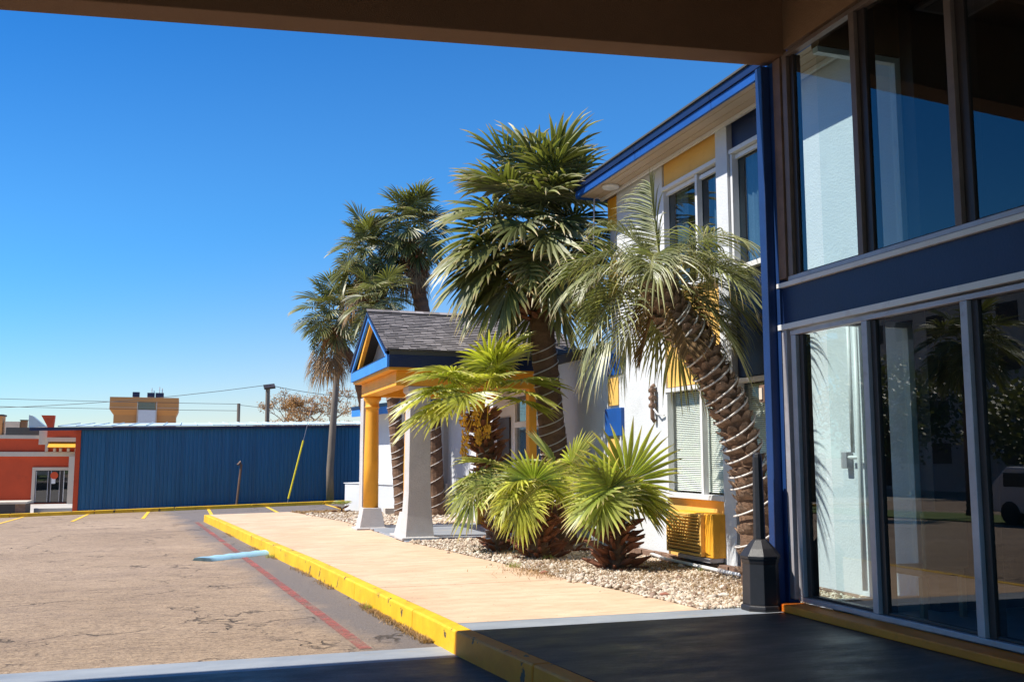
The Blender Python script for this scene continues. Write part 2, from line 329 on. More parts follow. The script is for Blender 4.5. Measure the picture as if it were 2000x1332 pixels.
# ------------------------------------------------------------------ ground
def sheet(name,Ys,xl,xr,off,nx,mat,parent=None,kind='structure',top=None):
    mb=MB(); vs=[];
    for Y in Ys:
        a,b=xl(Y),xr(Y)
        for i in range(nx+1):
            X=a+(b-a)*i/nx; vs.append((X,Y,(top(X,Y) if top else zr(X,Y))+off))
    n=nx+1; fs=[(j*n+i,j*n+i+1,(j+1)*n+i+1,(j+1)*n+i) for j in range(len(Ys)-1) for i in range(nx)]
    mb.add(vs,fs); o=mb.build(name,mat,parent)
    if parent is None and kind: o['kind']=kind
    return o
fr=lambda a,b,n:[a+(b-a)*i/n for i in range(n+1)]
sheet('ground',fr(-80,80,80)+[100,150,300,800,2500],lambda Y:-1500 if Y>200 else -150,lambda Y:1500 if Y>200 else 150,-.06,60,M['ground'])
sheet('parking_lot',fr(-14,39.6,60),lambda Y:-34,lambda Y:kx(min(Y,31))+.06 if Y<30.9 else 14,0,50,M['asphalt'])
sheet('deck_paint',fr(8.30,8.80,3),lambda Y:-30,lambda Y:kx(Y)-.004,.004,12,M['greypaint'])
sheet('shaded_drive',fr(-10,8.30,10),lambda Y:-30,lambda Y:kx(Y)-.004,.004,12,M['shadedeck'])  # drive darkened up to the canopy's shadow edge
wz=lambda X,Y: zr(X,Y)+.2
# island base (soil) right of the kerb
sheet('planting_bed',fr(8.6,31,40),lambda Y:kx(Y)+.16,lambda Y:12,-.02,16,M['soil'],top=wz)
walk=thing('sidewalk',None,None,(3,15,0)); walk['kind']='structure'
joints=[8.79,11.6,14.6,17.6,20.6,23.6,26.6,30.9]
for a,b in zip(joints[:-1],joints[1:]):
    ys=fr(a+.008,b-.008,6); mb=MB(); vt=[];vb=[]
    left=[(kx(y)+.155,y) for y in ys]; right=[(wr(y),y) for y in ys]
    for (p,q) in zip(left,right):
        for (x,y) in (p,q): vt.append((x,y,wz(x,y)))
    n=len(ys); fs=[(2*i,2*i+1,2*i+3,2*i+2) for i in range(n-1)]
    m0=len(vt); vt+=[(x,y,z-.08) for x,y,z in vt]
    fs+=[(2*i+1,2*i+1+m0,2*i+3+m0,2*i+3) for i in range(n-1)]+[(2*i,2*i+2,2*i+2+m0,2*i+m0) for i in range(n-1)]
    fs+=[(0,m0,m0+1,1),(m0-2,m0-1,2*m0-1,2*m0-2)]
    mb.add(vt,fs).build('slab',M['walk'],walk)
# porch deck: shade-toned under the canopy, plain grey along the front edge
for nm,ya,yb,mt in (('porch_floor',-10,8.40,'shadedeck'),('porch_edge',8.403,8.79,'greypaint')):
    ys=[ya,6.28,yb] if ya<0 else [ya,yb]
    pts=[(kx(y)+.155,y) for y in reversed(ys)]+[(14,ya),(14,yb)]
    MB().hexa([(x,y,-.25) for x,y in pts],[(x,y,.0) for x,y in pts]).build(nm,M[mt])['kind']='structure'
# kerb stones
kerb=thing('kerb',None,None,(2,12,-.2)); kerb['kind']='structure'
def kerbstone(pa,pb,w,h,side=1):
    vs=[];n=5;mb=MB()
    for i in range(n+1):
        t=i/n; x=pa[0]+(pb[0]-pa[0])*t; y=pa[1]+(pb[1]-pa[1])*t; z=zr(x,y)
        vs+=[(x-.012,y,z-.05),(x,y,z+h),(x+w*side,y,z+h+.002),(x+w*side,y,z-.05)]
    fs=[]
    for i in range(n):
        a=4*i; b=a+4
        fs+=[(a,a+1,b+1,b),(a+1,a+2,b+2,b+1),(a+2,a+3,b+3,b+2)]
    fs+=[(0,3,2,1),(4*n,4*n+1,4*n+2,4*n+3)]
    return mb.add(vs,fs)
kj=[-8,-5,-2,1,4.2,6.9,8.42,9.72,12.2,15.2,18.2,21.2,24.2,27.2,30.9]
for a,b in zip(kj[:-1],kj[1:]):
    kerbstone((kx(a),a+.006),(kx(b),b-.006),.15,.205).build('kerb_stone',M['kerb'] if a>8.3 else M['kerb_shade'],kerb,bevel=.018)
fk=thing('far_kerb',None,None,(0,39.6,-.4)); fk['kind']='structure'
xs=fr(-20,11,11)
for a,b in zip(xs[:-1],xs[1:]):
    mb=MB(); vs=[]
    for x in (a+.01,b-.01):
        z=zr(x,39.6); vs+=[(x,39.6,z-.05),(x,39.6,z+.13),(x,39.78,z+.13),(x,39.78,z-.05)]
    mb.add(vs,[(0,1,5,4),(1,2,6,5),(2,3,7,6),(0,3,2,1),(4,5,6,7)]).build('kerb_stone',M['kerb'],fk,bevel=.015)
# painted lines
def strip(name,a,b,w,mat,off=.008,n=14,z0=0):
    A=Vector((a[0],a[1],0));B=Vector((b[0],b[1],0)); d=(B-A).normalized(); s=Vector((-d.y,d.x,0))*w/2
    vs=[]
    for i in range(n+1):
        p=A+(B-A)*i/n; e=.004*math.sin(i*2.3)
        for q in (p-s*(1+e*6),p+s*(1+e*6)): vs.append((q.x,q.y,zr(q.x,q.y)+off+z0))
    mb=MB(); mb.add(vs,[(2*i,2*i+1,2*i+3,2*i+2) for i in range(n)])
    return mb.build(name,mat)
tag(strip('fire_lane_line',(1.60,8.9),(.42,30.6),.115,M['redline'],n=30),kind='structure')
for x in (-5.45,-3.3,-1.2,.95,3.12,5.4):
    tag(strip('parking_line',(x,34.1),(x,39.55),.11,M['stallline']),kind='structure')
# pale blue hump across the lane
h=MB(); A=Vector((.36,18.05,0));B=Vector((1.84,19.35,0)); d=(B-A).normalized(); s=Vector((-d.y,d.x,0)); vs=[];n=12
for i in range(n+1):
    p=A+(B-A)*i/n; 
    for k,(u,hh) in enumerate(((-.24,.0),(-.20,.05),(0,.06),(.20,.05),(.24,.0))):
        jj=.010*math.sin(i*3.1+k*1.7); q=p+s*(u+jj); vs.append((q.x,q.y,zr(q.x,q.y)+hh+(jj*.4 if hh else .002)))
fs=[(5*i+k,5*i+k+1,5*i+k+6,5*i+k+5) for i in range(n) for k in range(4)]+[(0,1,2,3,4),(5*n+4,5*n+3,5*n+2,5*n+1,5*n)]
tag(h.add(vs,fs).build('parking_hump',M['palebluep'],smooth=True),'pale blue painted concrete hump laid on the asphalt against the yellow kerb','hump')
# ------------------------------------------------------------------ canopy overhead
cn=thing('entrance_canopy','dark brown stucco drive-through canopy overhead with a beam across the top of the view','canopy',(-2,2,5.7))
def zb(X): return 5.69+(X-5.64)*.066
xa,xb=-9.5,5.864
mb=MB(); mb.hexa([(xa,8.40,zb(xa)),(xb,8.40,zb(xb)),(xb,8.72,zb(xb)),(xa,8.72,zb(xa))],[(xa,8.40,6.9),(xb,8.40,6.9),(xb,8.72,6.9),(xa,8.72,6.9)])
mb.build('front_beam',M['brown'],cn,bevel=.012)
bx('ceiling',(-9.5,-6,6.45),(5.86,8.395,6.6),M['tan'],cn)
bx('side_beam',(-9.8,-6,5.0),(-9.503,8.72,6.9),M['brown'],cn)
bx('wall_band',(5.82,-6,5.76),(6.0,8.397,6.448),M['tan'],cn)
for y in (8.1,1.0,-5.5): bx('column',(-9.95,y-.3,-.3),(-9.35,y+.3,5.0),M['tan'],cn)
lf=thing('ceiling_light','square recessed light set in the brown canopy ceiling, seen mirrored in the glass','light',(3.95,7.9,6.44))
bx('frame',(3.6,7.6,6.40),(4.3,8.3,6.448),M['white'],lf); bx('diffuser',(3.67,7.67,6.385),(4.23,8.23,6.399),M['alu'],lf)
# ------------------------------------------------------------------ lobby glass building
lb=thing('lobby_building','dark glass fronted lobby with a navy band between its lower and upper windows','building',(5.87,8.6,0))
G=5.87
def fr_bar(name,y0,y1,z0,z1,x0=G-.05,x1=G+.03,m='alu',par=None,bev=.004): return bx(name,(x0,y0,z0),(x1,y1,z1),M[m],par or lb,bev)
# corner post: blue box + downpipe
bx('corner_post',(5.80,8.58,0.0),(5.93,8.76,5.685),M['postblue'],lb,.004)
bx('downpipe',(5.70,8.64,0.0),(5.798,8.76,5.66),M['postblue'],lb,.008)
bx('rusty_jamb',(5.80,8.45,3.33),(5.95,8.578,5.69),M['rust'],lb,.004)
bx('white_jamb',(5.81,8.50,.10),(5.95,8.578,2.80),M['alu'],lb,.004)
bx('navy_band',(5.83,-6,2.86),(5.95,8.578,3.24),M['navy'],lb,.004)
fr_bar('trim_strip',-6,8.62,2.80,2.858,5.79,5.96,'white'); fr_bar('trim_strip',-6,8.62,3.242,3.29,5.79,5.96,'white')
M['gold']=paint('gold_kerb_paint',(.92,.22,.008),.6,.15,.005,50,(.15,.08,.03),.5,2)
bx('sill_kerb',(5.60,-6,0.002),(5.86,8.42,.075),M['gold'],lb,.01)
MB().hexa([(5.60,8.425,0),(5.86,8.425,0),(5.86,8.66,0),(5.80,8.66,0)],[(5.60,8.425,.075),(5.86,8.425,.075),(5.86,8.66,.05),(5.80,8.66,.05)]).build('sill_kerb',M['gold'],lb)
mull=[7.27,6.07,4.85,3.6,2.4,1.2,0,-1.2,-2.4,-3.6,-4.8]
edges=[8.36]+mull+[-6]
for lvl,(z0,z1) in enumerate(((.09,2.78),(3.30,5.72))):
    nm='lower' if lvl==0 else 'upper'
    fm='bronze' if lvl else 'alu'
    fr_bar('bottom_rail',-6,8.45,z0,z0+.045,m='alu'); fr_bar('top_rail',-6,8.45,z1-.045,z1,m=fm)
    fr_bar('dark_rail',-6,8.40,z0+.048,z0+.07,G-.0,G+.07,'alu_dark')
    for y in mull:
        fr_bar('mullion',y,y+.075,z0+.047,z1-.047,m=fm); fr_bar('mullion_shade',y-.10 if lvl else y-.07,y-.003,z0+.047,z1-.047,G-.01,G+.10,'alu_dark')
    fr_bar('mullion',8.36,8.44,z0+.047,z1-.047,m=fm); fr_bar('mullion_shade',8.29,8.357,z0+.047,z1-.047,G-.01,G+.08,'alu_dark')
    for a,b in zip(edges[:-1],edges[1:]):
        bx('pane',(G+.012,b+.03,z0+.05),(G+.018,a-.03,z1-.05),M['glass'],lb)
# north return with its own glass
NY=8.05
for z0,z1 in ((.15,2.80),(3.32,5.60)):
    bx('north_sill',(5.96,NY-.04,z0-.05),(6.96,NY+.04,z0),M['alu'],lb); bx('north_head',(5.96,NY-.04,z1),(6.96,NY+.04,z1+.06),M['white'],lb)
    bx('north_pane',(5.97,NY-.003,z0+.003),(6.93,NY+.003,z1-.003),M['glassclear'],lb)
    bx('north_jamb',(6.90,NY-.05,z0+.003),(6.96,NY+.035,z1-.003),M['white'],lb)
bx('north_band',(5.96,NY-.06,2.863),(6.965,NY+.06,3.265),M['navy'],lb)
bx('north_band',(5.96,NY-.06,5.665),(6.965,NY+.06,6.4),M['tan'],lb)
bx('north_band',(5.96,NY-.06,0.0),(6.965,NY+.06,.098),M['stucco_grey'],lb)
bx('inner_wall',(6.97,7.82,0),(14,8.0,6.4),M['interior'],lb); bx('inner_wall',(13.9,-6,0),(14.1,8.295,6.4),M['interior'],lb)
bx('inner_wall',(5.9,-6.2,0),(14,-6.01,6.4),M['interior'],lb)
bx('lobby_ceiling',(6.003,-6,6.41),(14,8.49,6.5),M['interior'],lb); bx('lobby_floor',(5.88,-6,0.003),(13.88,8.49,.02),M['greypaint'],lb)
bx('roof_slab',(5.87,-6,6.62),(14.2,8.72,6.9),M['brown'],lb)
ab=thing('alarm_box','small rusty brown box screwed to the blue corner post of the lobby','box',(5.75,8.8,2.15))
bx('case',(5.70,8.765,2.07),(5.86,8.86,2.25),M['rust'],ab,.006); bx('face',(5.685,8.785,2.10),(5.699,8.84,2.22),M['cream'],ab)
# lobby chair
ch=thing('lobby_chair','wooden armchair standing inside the lobby behind the first lower pane','chair',(6.75,7.75,.02))
bx('seat',(6.5,7.5,.40),(7.0,8.0,.47),M['chair'],ch,.02); bx('backrest',(6.5,7.44,.47),(7.0,7.495,1.0),M['chair'],ch,.02)
for x in (6.5,6.95):
    for y in (7.5,7.95): bx('leg',(x,y,.02),(x+.05,y+.05,.397),M['chair'],ch)
# ------------------------------------------------------------------ motel building
XM=6.97
mo=thing('motel_building','white stucco two-storey motel with yellow panels and a deep blue eave','building',(XM,12,0))
def wall(y0,y1,z0,z1,m='stucco',x0=XM,x1=XM+.22,name='wall',bev=0): return bx(name,(x0,y0,z0),(x1,y1,z1),M[m],mo,bev)
wall(13.4,15.1,-.1,6.08)                 # plain bay
wall(11.38,11.68,-.1,6.08,x0=XM-.05,name='pilaster')
wall(8.01,9.9,-.1,6.08)                   # bay beside the lobby
wall(15.1,15.56,3.3,6.08,x0=XM+.08)
wall(15.56,25.0,-.2,3.32)
wall(15.1,15.56,-.1,2.30,x0=XM+.0); wall(15.1,15.56,2.303,3.297,x0=XM+.03)
bx('end_wall',(XM+.2,15.38,3.32),(20,15.56,6.08),M['stucco'],mo)
bx('back_wall',(XM+.24,8.8,-.1),(XM+3,15.0,6.0),M['interior'],mo)
bx('low_roof',(XM-.03,15.6,3.325),(14,25.3,3.5),M['darkgrey'],mo)
# strip of coloured panels
for (z0,z1,m,y0,y1,x) in ((5.5,6.05,'orange',15.14,15.55,XM+.03),(2.38,2.86,'orange2',15.12,15.54,XM-.01),(1.86,2.33,'blue',14.9,15.57,XM-.06),(1.2,1.83,'orange2',15.12,15.54,XM-.02),(2.9,3.28,'blue',15.0,15.55,XM-.02),(4.3,4.9,'orange',15.14,15.55,XM+.03)):
    bx('colour_panel',(x,y0,z0),(XM+.12,y1,z1),M[m],mo,.006)
# bay with yellow panels
def bay(y0,y1,pm,div,big=False):
    bx('spandrel_panel',(XM+.03,y0,5.69),(XM+.12,y1,6.08),M[pm],mo); bx('spandrel_panel',(XM+.03,y0,2.56),(XM+.12,y1,4.0),M[pm],mo)
    bx('spandrel_panel',(XM+.03,y0,-.02),(XM+.12,y1,.90),M[pm],mo)
    for (z0,z1,up) in ((4.04,5.65,1),(.98,2.50,0)):
        wn=bx('window',(XM+.10,y0,z0-.0),(XM+.11,y1,z1),M['winglass' if up else 'blindglass'],mo)
        for nm,a,b in (('head',(XM-.03,y0,z1-.02),(XM+.09,y1,z1+.04)),('sill',(XM-.06,y0-.02,z0-.07),(XM+.09,y1+.02,z0)),
                       ('jamb',(XM-.01,y0,z0+.002),(XM+.09,y0+.05,z1-.022)),('jamb',(XM-.01,y1-.05,z0+.002),(XM+.09,y1,z1-.022))):
            bx(nm,a,b,M['white'],wn,.004)
        if div:
            bx('mullion',(XM+.0,div-.03,z0+.002),(XM+.09,div+.03,z1-.022),M['white'],wn,.004)
            if up: bx('sash',(XM+.04,div+.06,z1-.09),(XM+.085,y1-.05,z1-.03),M['white'],wn); bx('sash',(XM+.03,y0+.05,z1-.12),(XM+.075,div-.06,z1-.06),M['white'],wn)
        if up:
            mb=MB()
            n=40; cy=[y0+.1+(y1-y0-.2)*(k/n) for k in range(n+1)]
            ks=[k for k in range(n+1) if (k<13 or k>30)]
            vs=[];fs=[]
            for k in range(n+1):
                x=XM+.2+.02*math.sin(k*1.9); vs+=[(x,cy[k],z0+.02),(x,cy[k],z1-.04)]
            for k in range(n):
                if (.0<=k/n<.22) or (.75<k/n): fs.append((2*k,2*k+1,2*k+3,2*k+2))
            mb.add(vs,fs).build('curtain',M['curtain'],wn)
        else:
            mb=MB(); z=z0+.03
            while z<z1-.05:
                mb.add([(XM+.13,y0+.06,z),(XM+.13,y1-.06,z),(XM+.158,y1-.06,z+.024),(XM+.158,y0+.06,z+.024)],[(0,1,2,3)]); z+=.027
            o=mb.build('blind',M['blind'],wn); o['kind']='stuff'
bay(11.69,13.39,'orange2',12.34); bay(9.91,11.37,'navy',10.1)
# soffit, fascia, roof
sf=bx('soffit',(6.45,8.75,6.085),(XM+.2,15.6,6.12),M['soffit'],mo)
for k,y in enumerate(fr(9.3,15.3,10)): pass
bx('soffit_trim',(XM-.10,8.76,6.03),(XM-.052,15.58,6.082),M['white'],mo,.004)
for x in (6.58,6.74): bx('soffit_seam',(x,8.76,6.076),(x+.012,15.58,6.084),M['soffit'],mo)
y0=8.75
for y1 in (10.9,13.2,15.62):
    bx('fascia_board',(6.41,y0+.004,6.05),(6.449,y1-.004,6.165),M['blue_lower'] if 'blue_lower' in M else M['blue'],mo,.004)
    bx('fascia_board',(6.385,y0+.004,6.168),(6.448,y1-.004,6.27),M['navy'],mo,.004); y0=y1
bx('end_fascia',(6.45,15.602,6.05),(20,15.64,6.28),M['blue'],mo)
MB().hexa([(6.36,8.75,6.273),(20,8.75,6.273),(20,15.68,6.273),(6.36,15.68,6.273)],[(6.36,8.75,6.30),(20,8.75,9.2),(20,15.68,9.2),(6.36,15.68,6.30)]).build('roof',M['darkgrey'],mo)
sl=thing('soffit_lamp','round white lamp under the motel eave','lamp',(6.70,14.9,6.06)); MB().lathe((6.70,14.75,6.03),[(.13,0),(.15,.02),(.15,.045)],20).build('disc',M['white'],sl); 
cp=MB().tube([(6.78,15.35,6.0),(6.72,15.36,6.04),(6.66,15.36,6.0),(6.64,15.36,5.3),(6.66,15.36,3.2)],.014,6); tag(cp.build('conduit_pipe',M['alu']),'thin hooked grey pipe running down from the motel soffit by the orange strip','pipe')
cp=MB().tube([(XM-.03,14.98,1.9),(XM-.03,14.98,.0)],.018,6); cp.tube([(XM-.03,15.65,2.3),(XM-.03,15.65,0)],.022,6); 
tag(cp.build('wall_conduit',M['pvc']),'pair of thin white conduits down the white wall by the blue square','pipe')
wp=thing('wall_tap','rusty valve and bent pipe on the white wall left of the window','valve',(6.9,13.75,2.5))
MB().tube([(6.94,13.72,2.62),(6.90,13.72,2.60),(6.90,13.72,2.1),(6.94,13.72,2.05)],.035,8).build('pipe',M['rust'],wp); MB().tube([(6.90,13.72,2.28),(6.90,13.55,2.16),(6.94,13.41,2.14)],.014,6).build('tube',M['pvc'],wp)
for z in (2.30,2.42,2.54): MB().tube([(6.90,13.66,z),(6.90,13.78,z)],.042,8).build('ring',M['rust'],wp)
dp=thing('downspout','white pipe with a grey meter box on the white wall seen through the lobby glass','pipe',(6.88,8.85,0))
MB().tube([(6.90,8.82,.1),(6.90,8.82,3.1)],.028,8).build('pipe',M['pvc'],dp,True); MB().tube([(6.90,8.93,1.55),(6.90,8.93,3.1)],.022,8).build('pipe',M['pvc'],dp,True)
bx('meter_box',(6.88,9.02,1.38),(6.965,9.12,1.56),M['alu'],dp,.01); MB().tube([(6.9,8.82,1.5),(6.9,9.0,1.5)],.02,8).build('elbow',M['pvc'],dp)
# brick ledge at the foot of the motel wall
random.seed(3)
bl=thing('brick_ledge','low weathered brick ledge along the foot of the motel wall under the air conditioner','ledge',(6.9,12,0))
y=9.75
while y<14.5:
    L=.20+random.uniform(-.01,.01); bx('brick',(6.80+random.uniform(-.012,.012),y,-.02),(6.915,y+L,.075+random.uniform(-.006,.008)),M['brick'],bl,.005); y+=L+.012
bx('footing',(6.86,8.8,-.1),(6.966,14.6,.03),M['brick'],bl)
# air conditioner
ac=thing('air_conditioner','yellow louvred wall air conditioner under the ground floor window','air conditioner',(6.8,12.1,.15))
bx('case',(6.72,11.66,.16),(XM+.028,12.86,.74),M['orange'],ac,.015)
bx('grille_back',(6.686,11.90,.19),(6.717,12.82,.71),M['darkgrey'],ac)
for a,b in (((6.655,11.86,.17),(6.717,11.90,.73)),((6.655,12.822,.17),(6.717,12.86,.73)),((6.655,11.903,.17),(6.717,12.819,.20)),((6.655,11.903,.705),(6.717,12.819,.73))): bx('grille_frame',a,b,M['orange2'],ac,.004)
lm=MB().hexa([(0,0,0),(.035,0,-.028),(.035,.91,-.028),(0,.91,0)],[(0,0,.014),(.035,0,-.014),(.035,.91,-.014),(0,.91,.014)]).build('louvre_slat',M['orange2'],ac,origin=(0,0,0))
lm.location=Vector((6.652,11.907,.245))-wloc(ac)
for k in range(1,11): o=lm.copy(); col.objects.link(o); o.location.z+=.044*k
bx('bracket',(6.70,11.7,.10),(XM,12.6,.155),M['alu'],ac)
# conduit on ground
gp=thing('ground_conduit','white plastic conduit lying on the gravel along the motel wall','pipe',(6.7,11.6,.05))
MB().tube([(6.86,13.9,.04),(6.66,12.9,.045),(6.62,12.0,.05),(6.60,11.2,.05),(6.63,10.55,.05)],.024,8).build('pipe',M['pvc'],gp,True); MB().tube([(6.60,11.30,.05),(6.60,11.18,.05)],.033,8).build('coupling',M['alu'],gp)
# far windows of the low storey
wn=thing('front_window','wide white framed window behind the orange post under the porch roof','window',(XM-.02,19.5,1.6))
bx('pane',(XM-.02,18.6,1.0),(XM-.008,20.4,2.85),M['winglass'],wn)
for a,b in (((XM-.08,18.55,2.15),(XM-.022,20.45,2.27)),((XM-.08,18.55,2.83),(XM-.022,20.45,2.9)),((XM-.08,18.55,.93),(XM-.022,20.45,1.0)),((XM-.08,18.5,1.003),(XM-.022,18.57,2.147)),((XM-.08,19.4,1.003),(XM-.022,19.47,2.147)),((XM-.08,20.4,1.003),(XM-.022,20.47,2.147)),((XM-.08,18.5,2.273),(XM-.022,18.57,2.827)),((XM-.08,20.4,2.273),(XM-.022,20.47,2.827))): bx('frame',a,b,M['white'],wn,.005)
bx('mail_panel',(XM-.05,20.9,1.3),(XM-.003,21.8,2.4),M['alu_dark'],wn)
# ------------------------------------------------------------------ far wing
wg=thing('far_wing','white stucco single-storey wing with a blue fascia beyond the porch','building',(6.5,29,0))
P0,P1=Vector((5.84,31.3,0)),Vector((7.05,25.02,0))
def along(name,a,b,x0,x1,z0,z1,m,par=wg):
    d=(P1-P0).normalized(); nrm=Vector((-d.y,d.x,0))   # points right
    if nrm.x<0: nrm=-nrm
    A=P0+d*a; B=P0+d*b
    q=[A+nrm*x0,B+nrm*x0,B+nrm*x1,A+nrm*x1]
    return MB().hexa([(p.x,p.y,z0) for p in q],[(p.x,p.y,z1) for p in q]).build(name,M[m],par)
LW=(P1-P0).length
along('wall',0,LW,0,.2,-.3,2.86,'stucco'); 
for s in (3.9,5.1): along('recess',s,s+.28,-.012,-.002,.78,2.5,'stucco_grey')
along('soffit',-.4,LW,-.62,.2,2.863,2.9,'white'); along('fascia_board',-.5,LW,-.66,-.60,2.80,3.02,'skyblue'); along('roof',-.5,LW,-.68,4,3.023,3.12,'navy')
bx('end_wall',(6.07,31.32,-.3),(12,31.5,2.86),M['stucco'],wg)
pl=[(4.70,30.2),(6.17,26.95),(6.98,26.95),(6.0,31.15)]
MB().hexa([(x,y,-.4) for x,y in pl],[(x,y,.70) for x,y in pl]).build('plinth',M['stucco'],wg,bevel=.01)
pl2=[(4.66,30.24),(6.15,26.91),(6.98,26.91),(6.0,31.17)]
MB().hexa([(x,y,.703) for x,y in pl2],[(x,y,.73) for x,y in pl2]).build('coping',M['stucco'],wg,bevel=.01)
bx('pier',(6.78,26.0,-.3),(7.04,26.4,.80),M['stucco_grey'],wg,.01)
for (z0,z1,yy) in ((.56,.70,27.75),(.12,.40,27.62)):
    xx=4.70+(30.2-yy)*(6.17-4.70)/(30.2-26.95)
    bx('vent',(xx-.03,yy-.12,z0),(xx+.05,yy+.12,z1),M['brick'],wg)
bx('concrete_block',(5.35,27.1,-.1),(5.75,27.45,.09),M['concreteblk'],None); tag(bpy.data.objects['concrete_block'],'pale concrete block lying on the gravel behind the orange porch column','block')
for k,(x,y) in enumerate(((6.86,24.3),(6.78,22.9))):
    t=bx('marker_post',(x-.07,y-.07,-.1),(x+.07,y+.07,.75 if k==0 else .45),M['white'],None,.01); tag(t,['taller square white post at the foot of the far low wall','shorter square white post nearer the porch slab by the wall'][k],'post')
# ------------------------------------------------------------------ portico
po=thing('entrance_portico','gabled entrance porch with grey shingles, blue gable trim, orange frieze and columns','porch',(5,20.2,0))
XF=3.56; XE=7.6; YN,YF,YR=18.12,22.28,20.2; ZE,ZR=3.45,4.47
flo=bx('porch_slab',(3.95,18.0,-.25),(6.96,22.5,-.045),M['greypaint'],po,.01)
# roof slopes
def slope(ya,yb,name):
    th=.07
    MB().hexa([(XF,ya,ZE-.02),(XE,ya,ZE-.02),(XE,YR,ZR-.02),(XF,YR,ZR-.02)] if ya<YR else [(XF,YR,ZR-.02),(XE,YR,ZR-.02),(XE,ya,ZE-.02),(XF,ya,ZE-.02)],
              [(XF,ya,ZE+th),(XE,ya,ZE+th),(XE,YR,ZR+th),(XF,YR,ZR+th)] if ya<YR else [(XF,YR,ZR+th),(XE,YR,ZR+th),(XE,ya,ZE+th),(XF,ya,ZE+th)]).build(name,M['darkgrey'],po)
slope(YN-.02,YR,'roof'); slope(YF+.02,YR,'roof')
# shingles
def shingm():
    m,nt,b,o=newmat('asphalt_shingle'); at=nt.nodes.new('ShaderNodeAttribute'); at.attribute_name='rnd'
    c=ramp(nt,at.outputs['Fac'],[(0,(.16,.14,.135)),(.5,(.27,.24,.23)),(1,(.38,.34,.33))])
    c=mixc(nt,.6,c,ramp(nt,noise(nt,coords(nt),80,3,.8),[(.3,(.6,.6,.6)),(.7,(1,1,1))]),'MULTIPLY')
    nt.links.new(c,b.inputs['Base Color']); b.inputs['Roughness'].default_value=.9; return m
M['shingle']=shingm()
def setattr_f(me,name,vals,dom='FACE'):
    a=me.attributes.new(name,'FLOAT',dom); a.data.foreach_set('value',np.asarray(vals,dtype=np.float32))
for sgn,ya in ((1,YN-.05),(-1,YF+.05)):
    mb=MB(); rn=[]; rows=22; sl_len=math.hypot(YR-ya,ZR-ZE)
    for r in range(rows):
        t0=r/rows; t1=(r+1.35)/rows; x=XF-.03-random.uniform(0,.15)
        while x<XE:
            L=random.uniform(.12,.24); a=max(x,XF-.03); b=min(x+L-.006,XE)
            if b>a+.01:
                lift=random.uniform(.0,.012)
                def pt(xx,t,hh):
                    t=min(t,1); return (xx,ya+(YR-ya)*t,ZE+.072+(ZR-ZE)*t+hh)
                lo=.026+lift
                mb.add([pt(a,t0,lo),pt(b,t0,lo),pt(b,t1,.006),pt(a,t1,.006),pt(a,t0,.002),pt(b,t0,.002)],[(0,1,2,3) if sgn>0 else (3,2,1,0),(4,5,1,0)]); v=random.random(); rn+=[v,v*.4]
            x+=L
    o=mb.build('shingles',M['shingle'],po); o['kind']='stuff'; setattr_f(o.data,'rnd',rn)
mb=MB(); x=XF-.04
while x<XE: mb.hexa([(x,YR-.13,ZR+.055),(x+.17,YR-.13,ZR+.055),(x+.17,YR,ZR+.12),(x,YR,ZR+.12)],[(x,YR-.13,ZR+.068),(x+.17,YR-.13,ZR+.068),(x+.17,YR,ZR+.132),(x,YR,ZR+.132)]); x+=.175
o=mb.build('ridge_shingles',M['shingle'],po); o['kind']='stuff'; setattr_f(o.data,'rnd',np.random.rand(len(o.data.polygons)))
# fascias and frieze
bx('side_fascia',(XF+.05,YN-.03,3.20),(XE,YN+.01,3.43),M['navy'],po,.004); bx('side_fascia',(XF+.05,YF-.01,3.20),(XE,YF+.03,3.43),M['navy'],po,.004)
bx('gable_beam',(XF,YN-.03,3.20),(XF+.048,YF+.03,3.40),M['skyblue'],po,.004)
bx('gable_ledge',(XF-.004,YN+.1,3.403),(XF+.30,YF-.1,3.42),M['navy'],po)
def rake(ya,w,x0,x1,m,name,o0=0):
    s=1 if ya<YR else -1
    L=math.hypot(YR-ya,ZR-ZE); ux=(YR-ya)/L; uz=(ZR-ZE)/L
    # perpendicular inward (down)
    a=(ya+s*o0*1.9, ZE+.03-o0*.3); 
    dz=w/abs(ux)
    e0=(ya,ZE+.05-o0); e1=(YR,ZR+.06-o0)
    q=[(x0,e0[0],e0[1]-dz),(x1,e0[0],e0[1]-dz),(x1,YR,e1[1]-dz),(x0,YR,e1[1]-dz)]
    t=[(x0,e0[0],e0[1]),(x1,e0[0],e0[1]),(x1,YR,e1[1]),(x0,YR,e1[1])]
    if s<0: q=[q[3],q[2],q[1],q[0]]; t=[t[3],t[2],t[1],t[0]]
    MB().hexa(q,t).build(name,M[m],po)
rake(YN-.02,.15,XF-.002,XF+.046,'skyblue','rake_board'); rake(YF+.02,.15,XF-.002,XF+.046,'skyblue','rake_board')
rake(YF+.03,.06,XF-.035,XF-.004,'navy','rake_edge'); rake(YN-.03,.05,XF-.035,XF-.004,'navy','rake_edge')
rake(YF-.33,.09,XF+.05,XF+.13,'orange','inner_trim',.17)
MB().hexa([(XF+.40,YN+.1,3.42),(XF+.46,YN+.1,3.42),(XF+.46,YF-.1,3.42),(XF+.40,YF-.1,3.42)],[(XF+.40,YR-.02,ZR-.03),(XF+.46,YR-.02,ZR-.03),(XF+.46,YR+.02,ZR-.03),(XF+.40,YR+.02,ZR-.03)]).build('gable_wall',M['stucco_grey'],po)
bx('porch_ceiling',(XF+.05,YN+.015,3.15),(XE,YF-.015,3.198),M['orange'],po)
for y in (YN+.16,YF-.46): bx('frieze_beam',(XF+.22,y,2.86),(XM-.02,y+.30,3.147),M['orange'],po,.006)
